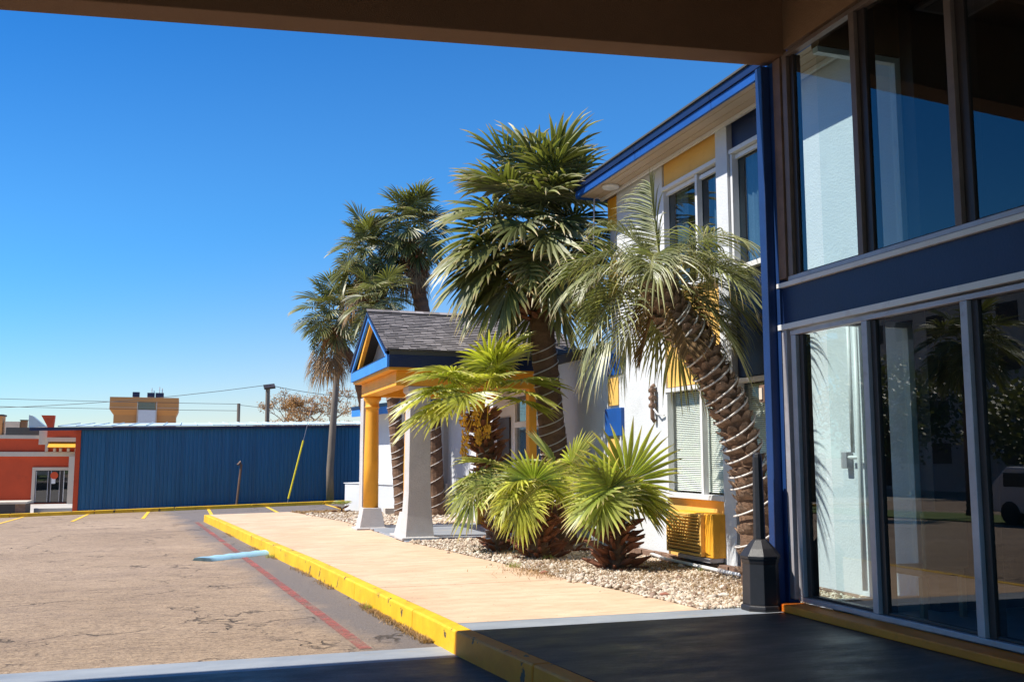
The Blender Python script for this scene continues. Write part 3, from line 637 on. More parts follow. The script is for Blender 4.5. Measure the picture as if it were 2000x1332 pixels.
bx('frieze_beam',(XF+.22,YN+.463,2.86),(XF+.55,YF-.463,3.147),M['orange'],po,.006)
def pier(x,y,name,zb0=-.045):
    w=.205; z=zb0
    mb=MB()
    def sq(h,zz): return [(x-h,y-h,zz),(x+h,y-h,zz),(x+h,y+h,zz),(x-h,y+h,zz)]
    prof=[(.36,z),(.36,z+.05),(.275,z+.055),(.24,z+.45),(.215,z+.9),(.20,2.60),(.20,2.72),(.245,2.76),(.245,2.855)]
    vs=[v for h,zz in prof for v in sq(h,zz)]; fs=[]
    for i in range(len(prof)-1):
        for k in range(4): fs.append((4*i+k,4*i+(k+1)%4,4*i+4+(k+1)%4,4*i+4+k))
    fs+=[(3,2,1,0),tuple(4*(len(prof)-1)+k for k in range(4))]
    mb.add(vs,fs).build(name,M['stucco_grey'],po,bevel=.008)
def roundcol(x,y,zb0=-.045):
    z=zb0
    mb=MB(); sq=lambda h,zz:[(x-h,y-h,zz),(x+h,y-h,zz),(x+h,y+h,zz),(x-h,y+h,zz)]
    prof=[(.36,z),(.36,z+.045),(.285,z+.05),(.20,z+.47),(.17,z+.475)]
    vs=[v for h,zz in prof for v in sq(h,zz)]; fs=[]
    for i in range(len(prof)-1):
        for k in range(4): fs.append((4*i+k,4*i+(k+1)%4,4*i+4+(k+1)%4,4*i+4+k))
    fs+=[(3,2,1,0),tuple(4*(len(prof)-1)+k for k in range(4))]
    mb.add(vs,fs).build('column_base',M['stucco_grey'],po,bevel=.008)
    MB().lathe((x,y,0),[(.17,z+.477),(.165,1.4),(.145,2.50),(.145,2.60),(.165,2.61),(.165,2.64),(.15,2.65),(.155,2.74),(.20,2.80),(.20,2.856)],28).build('column',M['orange'],po,smooth=True)
pier(4.27,18.52,'square_pier'); bx('square_pier',(3.86,22.3,-.12),(4.22,22.7,2.86),M['stucco_grey'],po,.008); roundcol(4.0,21.95,-.09); roundcol(4.30,19.12)
bx('rear_post',(6.50,18.35,-.04),(6.66,18.55,2.857),M['orange'],po,.006)
bx('rear_post',(6.50,21.9,-.04),(6.66,22.1,2.857),M['orange'],po,.006)
# ------------------------------------------------------------------ blue metal building beyond the lot
bb=thing('blue_metal_shed','long low shed clad in ribbed dark blue metal beyond the far kerb','building',(1.5,41,-.5))
mb=MB(); x=-3.80; X1=12.0; vs=[]
prof=[(0,0),(.055,0),(.07,-.028),(.10,-.028),(.115,0)]
i=0
pts=[]
while x<X1:
    for dx,dy in prof: pts.append((x+dx,41+dy))
    x+=.155
for (a,y) in pts: vs+=[(a,y,-.95),(a,y,2.60+.02*(a+3.8))]
mb.add(vs,[(2*i,2*i+2,2*i+3,2*i+1) for i in range(len(pts)-1)]); o=mb.build('ribbed_wall',M['bluemetal'],bb); o['kind']='stuff'
for x in fr(-2.9,11,15): bx('panel_seam',(x,40.962,-.5),(x+.02,40.970,2.58),M['bluemetal'],bb)
bx('side_wall',(-3.80,41.05,-.95),(-3.6,49,2.6),M['bluemetal'],bb)
bx('corner_trim',(-3.98,40.93,-.75),(-3.806,41.1,2.56),M['red'],bb); bx('base_shadow_strip',(-3.8,40.985,-.95),(12,41.0,-.50),M['navy'],bb)  # navy strip at the wall foot stands in for the shadow there
MB().hexa([(-5.6,40.86,2.50),(12,40.86,2.84),(12,40.96,2.84),(-5.6,40.96,2.50)],[(-5.6,40.86,2.62),(12,40.86,2.93),(12,40.96,2.93),(-5.6,40.96,2.62)]).build('eave_flashing',M['navy'],bb)
x=-4.6; k=0
while x<11.8:
    z0=2.66+.0185*(x+3.8); z0b=2.66+.0185*(x+.62+3.8); l=.02*random.uniform(-1,1)
    sl_=.55*(1-min(1,(x+4.6)/6))
    MB().hexa([(x,40.80,z0),(x+.605,40.80,z0b),(x+.605+sl_*.3,49,z0b+.36),(x+sl_*.3,49,z0+.36)],[(x,40.80,z0+.035+l*.3),(x+.605,40.80,z0b+.035+l*.3),(x+.605+sl_*.3,49,z0b+.40),(x+sl_*.3,49,z0+.40)]).build('roof_panel',M['metalroof'],bb); 
    MB().hexa([(x-.02,40.79,z0),(x+.005,40.79,z0),(x+.005,49,z0+.36),(x-.02,49,z0+.36)],[(x-.02,40.79,z0+.06),(x+.005,40.79,z0+.06),(x+.005,49,z0+.44),(x-.02,49,z0+.44)]).build('roof_seam',M['metalroof'],bb)
    x+=.63
MB().hexa([(-5.65,40.9,2.62),(-5.05,40.9,2.66),(-5.05,41.4,2.66),(-5.65,41.4,2.62)],[(-5.65,40.9,3.10),(-5.52,40.9,3.06),(-5.52,41.4,3.06),(-5.65,41.4,3.10)]).build('parapet_fin',M['metalroof'],bb)
# grass tufts at shed base
def blades(name,n,region,hmin,hmax,mat,wd=.006,zoff=0,lean=.5):
    mb=MB(); tt=[]; sg=[]
    for i in range(n):
        x,y,z=region(); a=random.uniform(0,6.28); hh=random.uniform(hmin,hmax); l=random.uniform(0,lean)*hh
        dx,dy=math.cos(a),math.sin(a); px,py=-dy*wd,dx*wd
        mb.add([(x-px,y-py,z),(x+px,y+py,z),(x+dx*l*.4+px*.7,y+dy*l*.4+py*.7,z+hh*.6),(x+dx*l*.4-px*.7,y+dy*l*.4-py*.7,z+hh*.6),(x+dx*l,y+dy*l,z+hh)],[(0,1,2,3),(3,2,4)])
        tt+=[.1,.1,.5,.5,.8]; sg+=[random.random()]*2
    o=mb.build(name,mat); o['kind']='stuff'; setattr_f(o.data,'t',tt,'POINT'); setattr_f(o.data,'seg',sg); return o
random.seed(11)
def reg():
    x=random.uniform(.3,9); y=random.uniform(39.85,40.9); 
    return (x,y,zr(x,y)-.02)
o=blades('grass_strip',5000,reg,.05,.14,M['leaf_green'],.012); tag(o,'green grass along the foot of the blue shed','grass')
sheet('verge',fr(39.79,41.2,3),lambda Y:-1.0,lambda Y:12,-.0,8,M['grass'])
sheet('concrete_apron',fr(39.79,60,14),lambda Y:-20,lambda Y:-3.9,.02,8,M['concrete'])
# leaning rusty post, utility pole, guy wires
rp=MB().tube([(2.02,40.3,-.4),(2.10,40.3,.6),(2.16,40.3,1.22)],.045,8); rp.tube([(2.15,40.3,1.15),(2.10,40.3,1.33),(2.02,40.25,1.2)],.05,8)
tag(rp.build('leaning_post',M['rust']),'thin leaning rusty metal post in front of the blue shed','post')
up=thing('utility_pole','grey wooden utility pole rising in front of the blue shed beside the porch','utility pole',(5.72,40.5,-.3))
MB().tube([(5.72,40.5,-.5),(5.68,40.5,1),(5.78,40.5,3.2),(5.90,40.5,5.2),(5.98,40.5,7.0),(6.05,40.5,8.6)],[.165,.15,.14,.13,.12,.11],12).build('pole',M['wood'],up,True)
bx('crossarm',(5.0,40.40,8.0),(7.1,40.50,8.12),M['wood'],up)
gw=thing('guy_wire','diagonal guy wire with a yellow plastic guard beside the utility pole','guy wire',(4.0,40.2,-.3))
a0=Vector((3.95,40.2,-.4)); a1=Vector((5.95,40.45,8.2)); 
MB().tube([a0,a0+(a1-a0)*.30,a1],.010,5).build('wire',M['alu'],gw); MB().tube([a0+(a1-a0)*.03,a0+(a1-a0)*.30],.035,8).build('guard',M['yellowp'],gw)
def sag(a,b,s,n=14):
    a=Vector(a);b=Vector(b); return [a+(b-a)*(i/n)-Vector((0,0,4*s*(i/n)*(1-i/n))) for i in range(n+1)]
ftp=Vector((4.27,55,5.2))
wires=[(( -30,62,5.0),(4.2,55,5.45),1.2,'lowest sagging power line ending at the floodlight pole'),((-40,75,6.2),(3.43,70,5.16),.2,'power line running left from the thin pole top'),((-40,75,5.6),(3.45,70,4.7),.2,'power line just under the top line of the thin pole'),
       ((4.3,55,5.45),(14,53,5.2),.5,'power line running right from the floodlight pole'),((3.45,70,5.1),(16,68,4.8),.3,'power line running right from the thin pole')]
for a,b,s,l in wires: tag(MB().tube(sag(a,b,s),.014,4).build('power_line',M['black']),l,'power line')
fl=thing('floodlight_pole','wooden pole with a tilted twin floodlight head above the blue shed','floodlight',(4.25,55,-1))
MB().tube([(4.27,55,-1),(4.22,55,5.25)],.12,10).build('pole',M['wood'],fl)
Mf=Matrix.Translation((4.3,55,5.36))@Matrix.Rotation(R(-8),4,'Y')@Matrix.Rotation(R(25),4,'X')
MB().box((-.30,-.24,-.05),(.30,.24,.06),Mf).build('lamp_head',M['alu_dark'],fl); MB().box((-.24,-.19,-.07),(.24,.19,-.052),Mf).build('lens',M['white'],fl)
tp=MB().tube([(3.48,70,-1),(3.44,70,5.2)],.11,8); tag(tp.build('thin_pole',M['wood']),'thin dark utility pole left of the floodlight above the blue shed','utility pole')
# ------------------------------------------------------------------ red shop at the left
rs=thing('red_shop','red stucco shop with cream bands, glazed door and orange awning','building',(-8,60,-1))
def rb(name,x0,x1,z0,z1,m,y0=60,y1=60.4): return bx(name,(x0,y0,z0),(x1,y1,z1),M[m],rs)
rb('wall',-20,-5.3,-1.2,2.52,'red',60,66); rb('cream_band',-20,-5.5,1.55,1.80,'cream',59.85,59.99); rb('coping',-20,-7.25,2.523,2.72,'cream',59.9,66)
rb('parapet_panel',-9.5,-7.5,2.723,3.16,'darkgrey',60.6,60.8); rb('coping',-7.7,-7.25,2.2,3.25,'cream',59.8,59.9)
rb('parapet_wall',-7.26,-5.3,2.60,3.16,'red',59.6,60.2); MB().hexa([(-7.26,59.6,3.163),(-7.0,59.6,3.163),(-7.0,60.2,3.163),(-7.26,60.2,3.163)],[(-7.62,59.6,3.82),(-6.95,59.6,3.82),(-6.95,60.2,3.82),(-7.62,60.2,3.82)]).build('parapet_horn',M['red'],rs)
rb('cream_band',-7.26,-5.3,2.36,2.597,'cream',59.5,59.95)
MB().hexa([(-7.15,59.0,2.02),(-5.4,59.0,2.02),(-5.4,59.85,2.34),(-7.15,59.85,2.34)],[(-7.15,59.0,2.06),(-5.4,59.0,2.06),(-5.4,59.85,2.38),(-7.15,59.85,2.38)]).build('awning',M['orange'],rs)
for x in (-6.9,-6.6,-6.2,-5.8): rb('bracket',x,x+.12,1.82,2.0,'cream',59.4,59.8)
rb('column',-6.05,-5.72,-1.1,1.547,'cream',59.2,59.55); rb('post',-7.35,-7.2,1.82,2.5,'cream',59.7,59.85)
for a,b,c_,d_ in ((-7.95,-7.78,-1.0,.95),(-5.9,-5.78,-1.0,.95)): rb('door_frame',a,b,c_,d_,'cream',59.9,59.98)
rb('door_frame',-7.778,-5.902,.78,.95,'cream',59.9,59.98)
rb('dark_interior',-7.778,-5.902,-1.0,.778,'alu_dark',59.95,59.99)
for a,b,m in ((-7.75,-7.1,'winglass'),(-7.0,-6.5,'winglass'),(-6.35,-5.92,'winglass')):
    d=rb('door',a,b,-.95,.75,m,59.90,59.93)
    for q in ((a,a+.06,-.95,.75),(b-.06,b,-.95,.75)): bx('stile',(q[0]+.01,59.87,q[2]),(q[1]-.02,59.897,q[3]),M['alu' if a<-6.4 else 'white'],d)
rb('poster',-6.95,-6.75,.05,.4,'white',59.86,59.87); sgn=MB(); 
sgn.lathe((0,0,0),[(.2,0),(.2,.02)],20); 
o=MB(); o.v=[(-6.82+v[0],59.85+v[2]*1,.5+v[1]) for v in sgn.v]; o.f=sgn.f; o.build('round_sign',M['red'],rs)
t=thing('rooftop_box','brown chimney box on the red shop roof at the left edge','rooftop unit',(-10,63,3)); bx('case',(-11.5,62.5,2.73),(-10.0,63.5,3.85),M['tanmetal'],t); bx('cap',(-11.6,62.4,3.853),(-9.95,63.6,3.95),M['darkgrey'],t)
t=thing('rooftop_unit','pale boxy ventilation unit on the red shop roof','rooftop unit',(-9.2,63,3)); bx('case',(-9.85,62.5,2.73),(-9.1,63.2,3.55),M['cream'],t); bx('hood',(-9.08,62.6,3.1),(-8.75,63.1,3.62),M['tan'],t); bx('cap',(-9.1,62.5,3.623),(-8.7,63.2,3.66),M['alu_dark'],t)
# planter and step on the apron
t=thing('low_planter','dark low brick planter with a pale cap behind the far kerb at the left edge','planter',(-7,43,-.6)); bx('wall',(-12,42.0,-.9),(-6.1,42.6,-.28),M['alu_dark'],t); bx('end',(-6.097,42.0,-.9),(-5.75,43.4,-.28),M['brick'],t); bx('cap',(-12.1,41.9,-.277),(-5.7,43.5,-.2),M['cream'],t)
t=bx('concrete_step',(-5.6,43.2,-.9),(-3.95,47,-.52),M['concrete'],None); tag(t,'low concrete step with a dark face left of the blue shed','step')
# ------------------------------------------------------------------ tan tower block
tw=thing('tan_tower','tan flared rooftop block of a distant building behind the blue shed','building',(-4.5,120,0))
zt=8.35
MB().hexa([(-7.85,120,-3),(-1.12,120,-3),(-1.12,127,-3),(-7.85,127,-3)],[(-7.85,120,6.3),(-1.12,120,6.3),(-1.12,127,6.3),(-7.85,127,6.3)]).build('wall',M['tanmetal'],tw)
MB().hexa([(-7.85,120,6.303),(-1.12,120,6.303),(-1.12,127,6.303),(-7.85,127,6.303)],[(-8.3,119.7,6.95),(-.86,119.7,6.95),(-.86,127,6.95),(-8.3,127,6.95)]).build('flare',M['tanmetal'],tw)
bx('upper_wall',(-8.3,119.7,6.953),(-.86,127,zt),M['tanmetal'],tw)
for z in (7.15,7.75): bx('string_course',(-8.32,119.66,z),(-.84,119.69,z+.04),M['cream'],tw)
bx('window',(-5.25,119.55,6.93),(-3.38,119.65,7.78),M['winglass'],tw); bx('panel',(-5.22,119.55,4.8),(-3.32,119.65,6.9),M['white'],tw); bx('frame',(-5.35,119.58,4.8),(-5.26,119.68,7.85),M['cream'],tw); bx('frame',(-3.30,119.58,4.8),(-3.2,119.68,7.85),M['cream'],tw)
for x0,x1,z,l in ((-5.95,-5.2,9.0,'dark box unit alone on the tan tower roof'),(-4.35,-3.55,8.95,'dark box unit left of the antennas on the tan tower roof'),(-3.45,-2.55,8.95,'dark box unit under the antennas on the tan tower roof')):
    t=thing('rooftop_unit',l,'rooftop unit',((x0+x1)/2,121,zt)); bx('case',(x0,120.5,zt+.1),(x1,121.3,z),M['navy'],t); bx('foot',(x0+.1,120.6,zt),(x1-.1,121.2,zt+.098),M['alu'],t)
for x,h_,l in ((-3.9,1.2,'leftmost'),(-3.65,.9,'second from the left'),(-3.05,1.35,'tallest'),(-2.75,1.2,'rightmost')):
    tag(MB().tube([(x,121.5,zt),(x,121.5,zt+h_)],.05,6).build('antenna',M['white']),l+' of the four whip antennas on the tan tower roof','antenna',None)
# ------------------------------------------------------------------ bare russet trees
def tree(name,label,base,H,W,seed,lc):
    random.seed(seed); t=thing(name,label,'tree',base,'russet trees behind the blue shed')
    mb=MB(); tips=[]
    def br(p,d,L,r,lv):
        q=p+d*L; mid=p+d*L*.5+Vector((random.uniform(-1,1),random.uniform(-1,1),0))*L*.06
        mb.tube([p,mid,q],[r,r*.85,r*.65],5,False)
        if lv==0: tips.append(q); tips.append(mid); return
        for k in range(3 if lv>1 else 4):
            nd=(d+Vector((random.uniform(-1,1)*W,random.uniform(-1,1)*W,random.uniform(-.15,.55)))*.75).normalized(); br(q,nd,L*random.uniform(.62,.82),r*.62,lv-1)
    B=Vector(base); br(B,Vector((0,0,1)),H*.3,.16,5)
    mb.build('branches',M['twig'],t)
    lf=MB(); tt=[];sg=[]
    for q in tips:
        for k in range(lc):
            c=q+Vector((random.gauss(0,.14),random.gauss(0,.14),random.gauss(0,.12))); a=Vector((random.uniform(-1,1),random.uniform(-1,1),random.uniform(-1,1))).normalized(); b=a.orthogonal().normalized(); s=random.uniform(.04,.085)
            lf.add([c-a*s,c+b*s*.6,c+a*s,c-b*s*.6],[(0,1,2,3)]); tt+=[.3]*4; sg.append(random.random())
    o=lf.build('foliage',M['treeleaf'],t); o['kind']='stuff'; setattr_f(o.data,'t',tt,'POINT'); setattr_f(o.data,'seg',sg)
tree('russet_tree','largest russet sparse tree behind the blue shed right of the floodlight',(8.6,76,-1.5),9.0,1.6,4,10)
tree('russet_tree','small russet tree behind the blue shed, around the floodlight pole',(6.0,74,-1.5),7.3,1.5,9,10)
tree('russet_tree','low russet tree behind the utility pole, right end of the group',(11.6,72,-1.5),6.9,1.4,15,10)
# ------------------------------------------------------------------ palms
def finish_mesh(name,V,F,T,S,mat):
    me=bpy.data.meshes.new(name); me.from_pydata(V,[],F); me.update(); me.materials.append(mat)
    setattr_f(me,'t',T,'POINT'); setattr_f(me,'seg',S); return me
def march(p,d,L,K,g0,g1,wob=0,tstart=0):
    out=[(p.copy(),d.copy())]; st=L/K
    for i in range(K):
        t=(i+1)/K; g=(g0+(g1-g0)*t*t)
        d=(d+Vector((0,0,-1))*g/K+Vector((random.uniform(-1,1),random.uniform(-1,1),random.uniform(-1,1)))*wob).normalized()
        p=p+d*st; out.append((p.copy(),d.copy()))
    return out
def fan_mesh(name,elev,Lp,Rr,nseg=34,spread=R(140),costa=.3,gp=.3,g0=.1,g1=1.3,join=.45,fold=.35,cup=.15,tilt=0,seed=1,mat=None,pr_=.016,wob=.02,lenvar=.1,wmul=1.0):
    random.seed(seed); V=[];F=[];T=[];S=[]
    mb=MB(); pet=march(Vector((0,0,0)),Vector((math.cos(elev),0,math.sin(elev))),Lp,5,gp,gp)
    mb.tube([p for p,d in pet],[pr_*(1.3-.6*i/5) for i in range(6)],5)
    V+=[Vector(v) for v in mb.v]; F+=mb.f; T+=[.0]*len(mb.v); S+=[.9]*len(mb.f)
    p,f=pet[-1]; s=Vector((0,1,0))
    if tilt:
        f=(f*math.cos(tilt)-f.cross(s)*-math.sin(tilt)) if False else Matrix.Rotation(tilt,3,'Y')@f
    cs=march(p,f,costa*Rr,4,.5*g0+.4,g1*.35)
    dph=2*spread/(nseg-1)
    for i in range(nseg):
        ph=-spread+dph*i; u=1-abs(ph)/spread
        ci=min(3.999,u*4); k=int(ci); fr_=ci-k
        o=cs[k][0].lerp(cs[k+1][0],fr_); fd=cs[k][1].lerp(cs[k+1][1],fr_).normalized(); n=fd.cross(s).normalized()*1.0
        if n.z<0 and abs(fd.z)<.9: n=-n
        d=(fd*math.cos(ph)+s*math.sin(ph)+n*cup*abs(math.sin(ph))).normalized()
        L=Rr*(.72+.28*u**.7)*random.uniform(1-lenvar,1+lenvar*.4); K=7
        pts=march(o,d,L,K,g0,g1*random.uniform(.7,1.4),wob)
        base=len(V); wj=join*L*math.tan(dph/2)*1.05*wmul
        for j,(q,dd) in enumerate(pts):
            t=j/K
            wv=(t/join)*wj if t<join else wj*max(0,(1-(t-join)/(1-join)))**.75
            wv=max(wv,.0012)
            side=dd.cross(n); 
            if side.length<1e-4: side=s
            side.normalize(); nn=side.cross(dd).normalized()
            if nn.dot(n)<0: nn=-nn
            V+=[q-side*wv-nn*wv*fold,q+nn*wv*fold,q+side*wv-nn*wv*fold]; T+=[t,t,t]
        for j in range(K):
            a=base+3*j; F+=[(a,a+1,a+4,a+3),(a+1,a+2,a+5,a+4)]
            sv=random.uniform(.35,.65); S+=[sv,sv]
        r=random.random()
        for j in range(2*K): S[-1-j]=r
    return finish_mesh(name,[tuple(v) for v in V],F,T,S,mat)
def pinnate_mesh(name,elev,L,nl=46,ll=.55,gr=1.6,seed=1,mat=None,lw=.013,vup=.35,ld=1.2):
    random.seed(seed); V=[];F=[];T=[];S=[]
    K=18; pts=march(Vector((0,0,0)),Vector((math.cos(elev),0,math.sin(elev))),L,K,gr*.5,gr*1.3)
    mb=MB(); mb.tube([p for p,d in pts],[.020*(1-.85*i/K)+.002 for i in range(K+1)],5)
    V+=[Vector(v) for v in mb.v]; F+=mb.f; T+=[.05]*len(mb.v); S+=[.95]*len(mb.f)
    s=Vector((0,1,0))
    for i in range(nl):
        u=.16+.84*i/(nl-1)+random.uniform(-.006,.006); u=min(.999,max(0,u)); ci=u*K; k=int(ci); q0=pts[k][0].lerp(pts[k+1][0],ci-k); fd=pts[k][1]
        n=s.cross(fd).normalized()*-1
        if n.dot(Vector((0,0,1)))<0 and abs(fd.z)<.95: n=-n
        l=ll*(.55+.45*math.sin(math.pi*min(1,u*1.05)))*(1.0 if u<.8 else 1-(u-.8)*1.8)
        for sg in (-1,1):
            d=(fd*(.55+.6*u)+s*sg*1.0+n*vup*random.uniform(.6,1.3)).normalized(); kk=5
            lp=march(q0,d,l*random.uniform(.85,1.1),kk,.25,ld*random.uniform(.7,1.5),.02)
            base=len(V)
            for j,(q,dd) in enumerate(lp):
                t=j/kk; wv=lw*(.6+.4*min(1,t*4))*(1 if t<.5 else max(.08,1-(t-.5)*1.9)); side=dd.cross(n)
                if side.length<1e-3: side=s
                side.normalize(); nn=side.cross(dd).normalized()
                V+=[q-side*wv,q+nn*wv*.5,q+side*wv]; T+=[t*.95]*3
            r=random.random()
            for j in range(kk): a=base+3*j; F+=[(a,a+1,a+4,a+3),(a+1,a+2,a+5,a+4)]; S+=[r,r]
    return finish_mesh(name,[tuple(v) for v in V],F,T,S,mat)
def smooth_path(P,n):
    P=[Vector(p) for p in P]; out=[]
    m=len(P)-1
    for i in range(n+1):
        t=i/n*m; k=min(int(t),m-1); f=t-k; p0=P[max(k-1,0)];p1=P[k];p2=P[k+1];p3=P[min(k+2,m)]
        out.append(.5*((2*p1)+(-p0+p2)*f+(2*p0-5*p1+4*p2-p3)*f*f+(-p0+3*p1-3*p2+p3)*f**3))
    return out
def trunk(path,r0,r1,mat,par,n=40,ring=.03,flare=.25,name='trunk'):
    pts=smooth_path(path,n); rs=[]
    for i in range(n+1):
        t=i/n; r=r0+(r1-r0)*t+flare*r0*math.exp(-t*14); rs.append(r*(1+ring*(1 if i%2 else -1))*random.uniform(.98,1.02))
    MB().tube(pts,rs,16).build(name,M[mat],par); return pts,rs
def rope(path_pts,rs,t0,t1,turns,label,rr=.011,tilt=.12,seed=0):
    random.seed(seed); n=int(turns*22); P=[]; m=len(path_pts)-1; ph=random.uniform(0,6)
    for i in range(n+1):
        u=t0+(t1-t0)*i/n; k=min(int(u*m),m-1); f=u*m-k; c=path_pts[k].lerp(path_pts[k+1],f); r=rs[k]*(1-f)+rs[k+1]*f+rr*1.0
        a=ph+2*math.pi*turns*i/n; tg=(path_pts[k+1]-path_pts[k]).normalized(); ax=(Vector((1,0,0))-tg*tg.x).normalized(); ay=tg.cross(ax)
        P.append(c+ax*math.cos(a)*r+ay*math.sin(a)*r+tg*(math.sin(a+1)*tilt*r+math.sin(a*.37)*.03+math.sin(a*.17+ph)*.035+math.sin(a*.083)*.04))
    tag(MB().tube(P,rr,5).build('rope_light',M['rope'],smooth=True),label,'rope light','white rope lights wound round palm trunks')
def boot_mesh(name,l,w,d,mat,ragged=0):
    mb=MB(); vs=[(-w,0,0),(w,0,0),(w*.95,d*.55,l*.5),(-w*.95,d*.55,l*.5),(-w*.45,d,l),(w*.45,d,l),(-w*.8,d*.15,l*.55),(w*.8,d*.15,l*.55),(0,d*.8,l*.5),(0,d*1.15,l*.96)]
    fs=[(0,1,7,6),(6,7,5,4),(0,3,8),(0,8,1),(1,8,2),(3,4,9,8),(8,9,5,2),(0,6,3),(3,6,4),(1,2,7),(2,5,7),(4,5,9)]
    me=bpy.data.meshes.new(name); me.from_pydata(vs,[],fs); me.update(); me.materials.append(M[mat]); return me
def orient(out,up):
    z=up.normalized(); y=(out-z*out.dot(z)).normalized(); x=y.cross(z); return Matrix((x,y,z)).transposed().to_euler()
def boots(par,pts,rs,t0,t1,rows,per,me,name='leaf_base',lean=.0,jit=.1,scale=(1,1)):
    m=len(pts)-1
    for r in range(rows):
        u=t0+(t1-t0)*r/max(1,rows-1); k=min(int(u*m),m-1); f=u*m-k; c=pts[k].lerp(pts[k+1],f); rad=rs[k]; tg=(pts[k+1]-pts[k]).normalized()
        ax=(Vector((1,0,0))-tg*tg.x).normalized(); ay=tg.cross(ax)
        for j in range(per):
            a=2*math.pi*(j+.5*(r%2))/per+random.uniform(-jit,jit); o_=ax*math.cos(a)+ay*math.sin(a)
            if o_.y>.55 and par.get('cull'): continue
            q=c+o_*rad*.92+tg*random.uniform(-.01,.01)
            upv=(tg+o_*lean*random.uniform(.5,1.4)).normalized()
            s=random.uniform(*scale)*random.uniform(.85,1.1); inst(name,me,q,orient(o_,upv),par,s)
def crown(par,top,meshes,N_,e0,e1,axis=Vector((0,0,1)),seed=0,rad=.1,name='frond',bias=1.0,sc=(.85,1.1),az0=0,skip=None,dz=.35):
    random.seed(seed); es=sorted(meshes)
    for i in range(N_):
        u=(i+.5)/N_; e=e1+(e0-e1)*(u**bias); az=az0+i*2.39996+random.uniform(-.2,.2)
        if skip and skip(az,e): continue
        e_=e+random.uniform(-6,6); k=min(es,key=lambda x:abs(x-e_)); me=random.choice(meshes[k])
        c=Vector(top)+Vector((math.cos(az)*rad,math.sin(az)*rad,0))+Vector((0,0,1))*dz*(u-.5)
        inst(name,me,c,(random.uniform(-.18,.18),R(-(e_-k))*1.0+random.uniform(-.05,.05),az),par,random.uniform(*sc))
def variants(pref,elevs,nv,fn): return {e:[fn(pref,e,100+int(e)*7+v*31) for v in range(nv)] for e in elevs}
EL=[80,55,30,5,-20,-45,-65]
sab=variants('sabal_frond',EL,2,lambda p,e,s:fan_mesh(p,R(e),.72,1.08,32,R(135),.34,.35,.08,1.35,.50,.45,.24,tilt=R(12),seed=s,mat=M['leaf_dark'],wob=.035,lenvar=.15,wmul=1.15))
sab_s=variants('small_sabal_frond',EL,2,lambda p,e,s:fan_mesh(p,R(e),.58,.92,30,R(135),.32,.4,.10,1.3,.50,.45,.24,tilt=R(15),seed=s+5,mat=M['leaf_dark'],wob=.03,lenvar=.15))
deadf=variants('dead_frond',[-60,-75],2,lambda p,e,s:fan_mesh(p,R(e),.5,.65,20,R(70),.4,.3,.4,2.0,.3,.3,.2,seed=s+9,mat=M['leaf_dead'],wob=.06))
# large middle palm
random.seed(21)
TALL='tall fan palms in front of the motel'
p2=thing('fan_palm','tallest full crowned fan palm, its thick brown trunk in front of the white wall','palm tree',(6.5,16.8,0),TALL)
pts,rs=trunk([(6.55,16.8,-.1),(6.50,16.8,.96),(6.42,16.85,1.91),(6.34,16.9,2.9),(6.24,16.9,3.9),(6.17,16.9,4.6),(6.14,16.9,5.1)],.27,.20,'bark',p2,60)
rope(pts,rs,.05,.62,16,'white rope light wound round the thick trunk of the tallest palm',seed=1,tilt=.3)
bm=boot_mesh('leaf_base',.22,.045,.10,'bootred'); boots(p2,pts,rs,.70,.98,13,9,bm,lean=1.0,jit=.3,scale=(1.2,2.0))
random.seed(35)
for az,e in ((178,-18),(196,0),(165,8),(210,-25),(185,20)): k=min(sab,key=lambda x:abs(x-e)); inst('frond',random.choice(sab[k]),(6.10,16.9,5.3),(.1,R(k-e),R(az)),p2,1.15)
crown(p2,(6.12,16.9,5.6),sab,46,84,-26,seed=31,bias=.9,sc=(.78,1.12),rad=.08,dz=.7)
crown(p2,(6.12,16.9,6.1),sab,7,88,55,seed=32,sc=(.9,1.1),rad=.05,dz=.2)
crown(p2,(6.12,16.9,5.0),sab,4,-30,-60,seed=33,sc=(.8,.95),rad=.1,az0=2.6)
# palm behind, trunk beyond the portico
def bgpalm(label,path,rt,seed,nfr,ropet,sc,upn=5,deadn=8,trunkm='bark'):
    random.seed(seed); b=path[0]; t=thing('fan_palm',label,'palm tree',b,TALL)
    pts,rs=trunk(path,rt,rt*.8,trunkm,t,50,flare=.35); top=pts[-1]
    if ropet: rope(pts,rs,.03,ropet,int(ropet*30),['white rope light on the upright trunk right of the grey porch pier','white rope light on the slanting trunk behind the porch columns'][seed==51],seed=seed,tilt=.3)
    boots(t,pts,rs,.78,.98,10,8,bm,lean=.7,scale=(.9,1.4))
    crown(t,top+Vector((0,0,.3)),sab_s,nfr,84,-50,seed=seed,sc=sc,rad=.07,dz=.45)
    crown(t,top+Vector((0,0,.6)),sab_s,upn,85,60,seed=seed+1,sc=(sc[0],sc[1]),rad=.05)
    crown(t,top-Vector((0,0,.15)),deadf,deadn,-60,-75,seed=seed+2,sc=(1.0,1.4),name='dead_frond')
bgpalm('fan palm with upright ringed trunk beside the grey pier, crown above the roof ridge',[(6.5,26.0,-.1),(6.45,26.1,1.96),(6.34,26.2,3.65),(6.15,26.2,5.4),(5.93,26.2,6.5),(5.8,26.2,7.45)],.24,41,32,.42,(.66,.86),6,14)
bgpalm('fan palm leaning left, its slanting trunk behind the porch columns',[(5.72,26.4,-.1),(5.62,26.5,.98),(5.5,26.5,2.24),(5.36,26.5,3.4),(5.12,26.5,4.8),(4.85,26.5,5.7),(4.60,26.5,6.75)],.20,51,28,.55,(.62,.84),5,14)
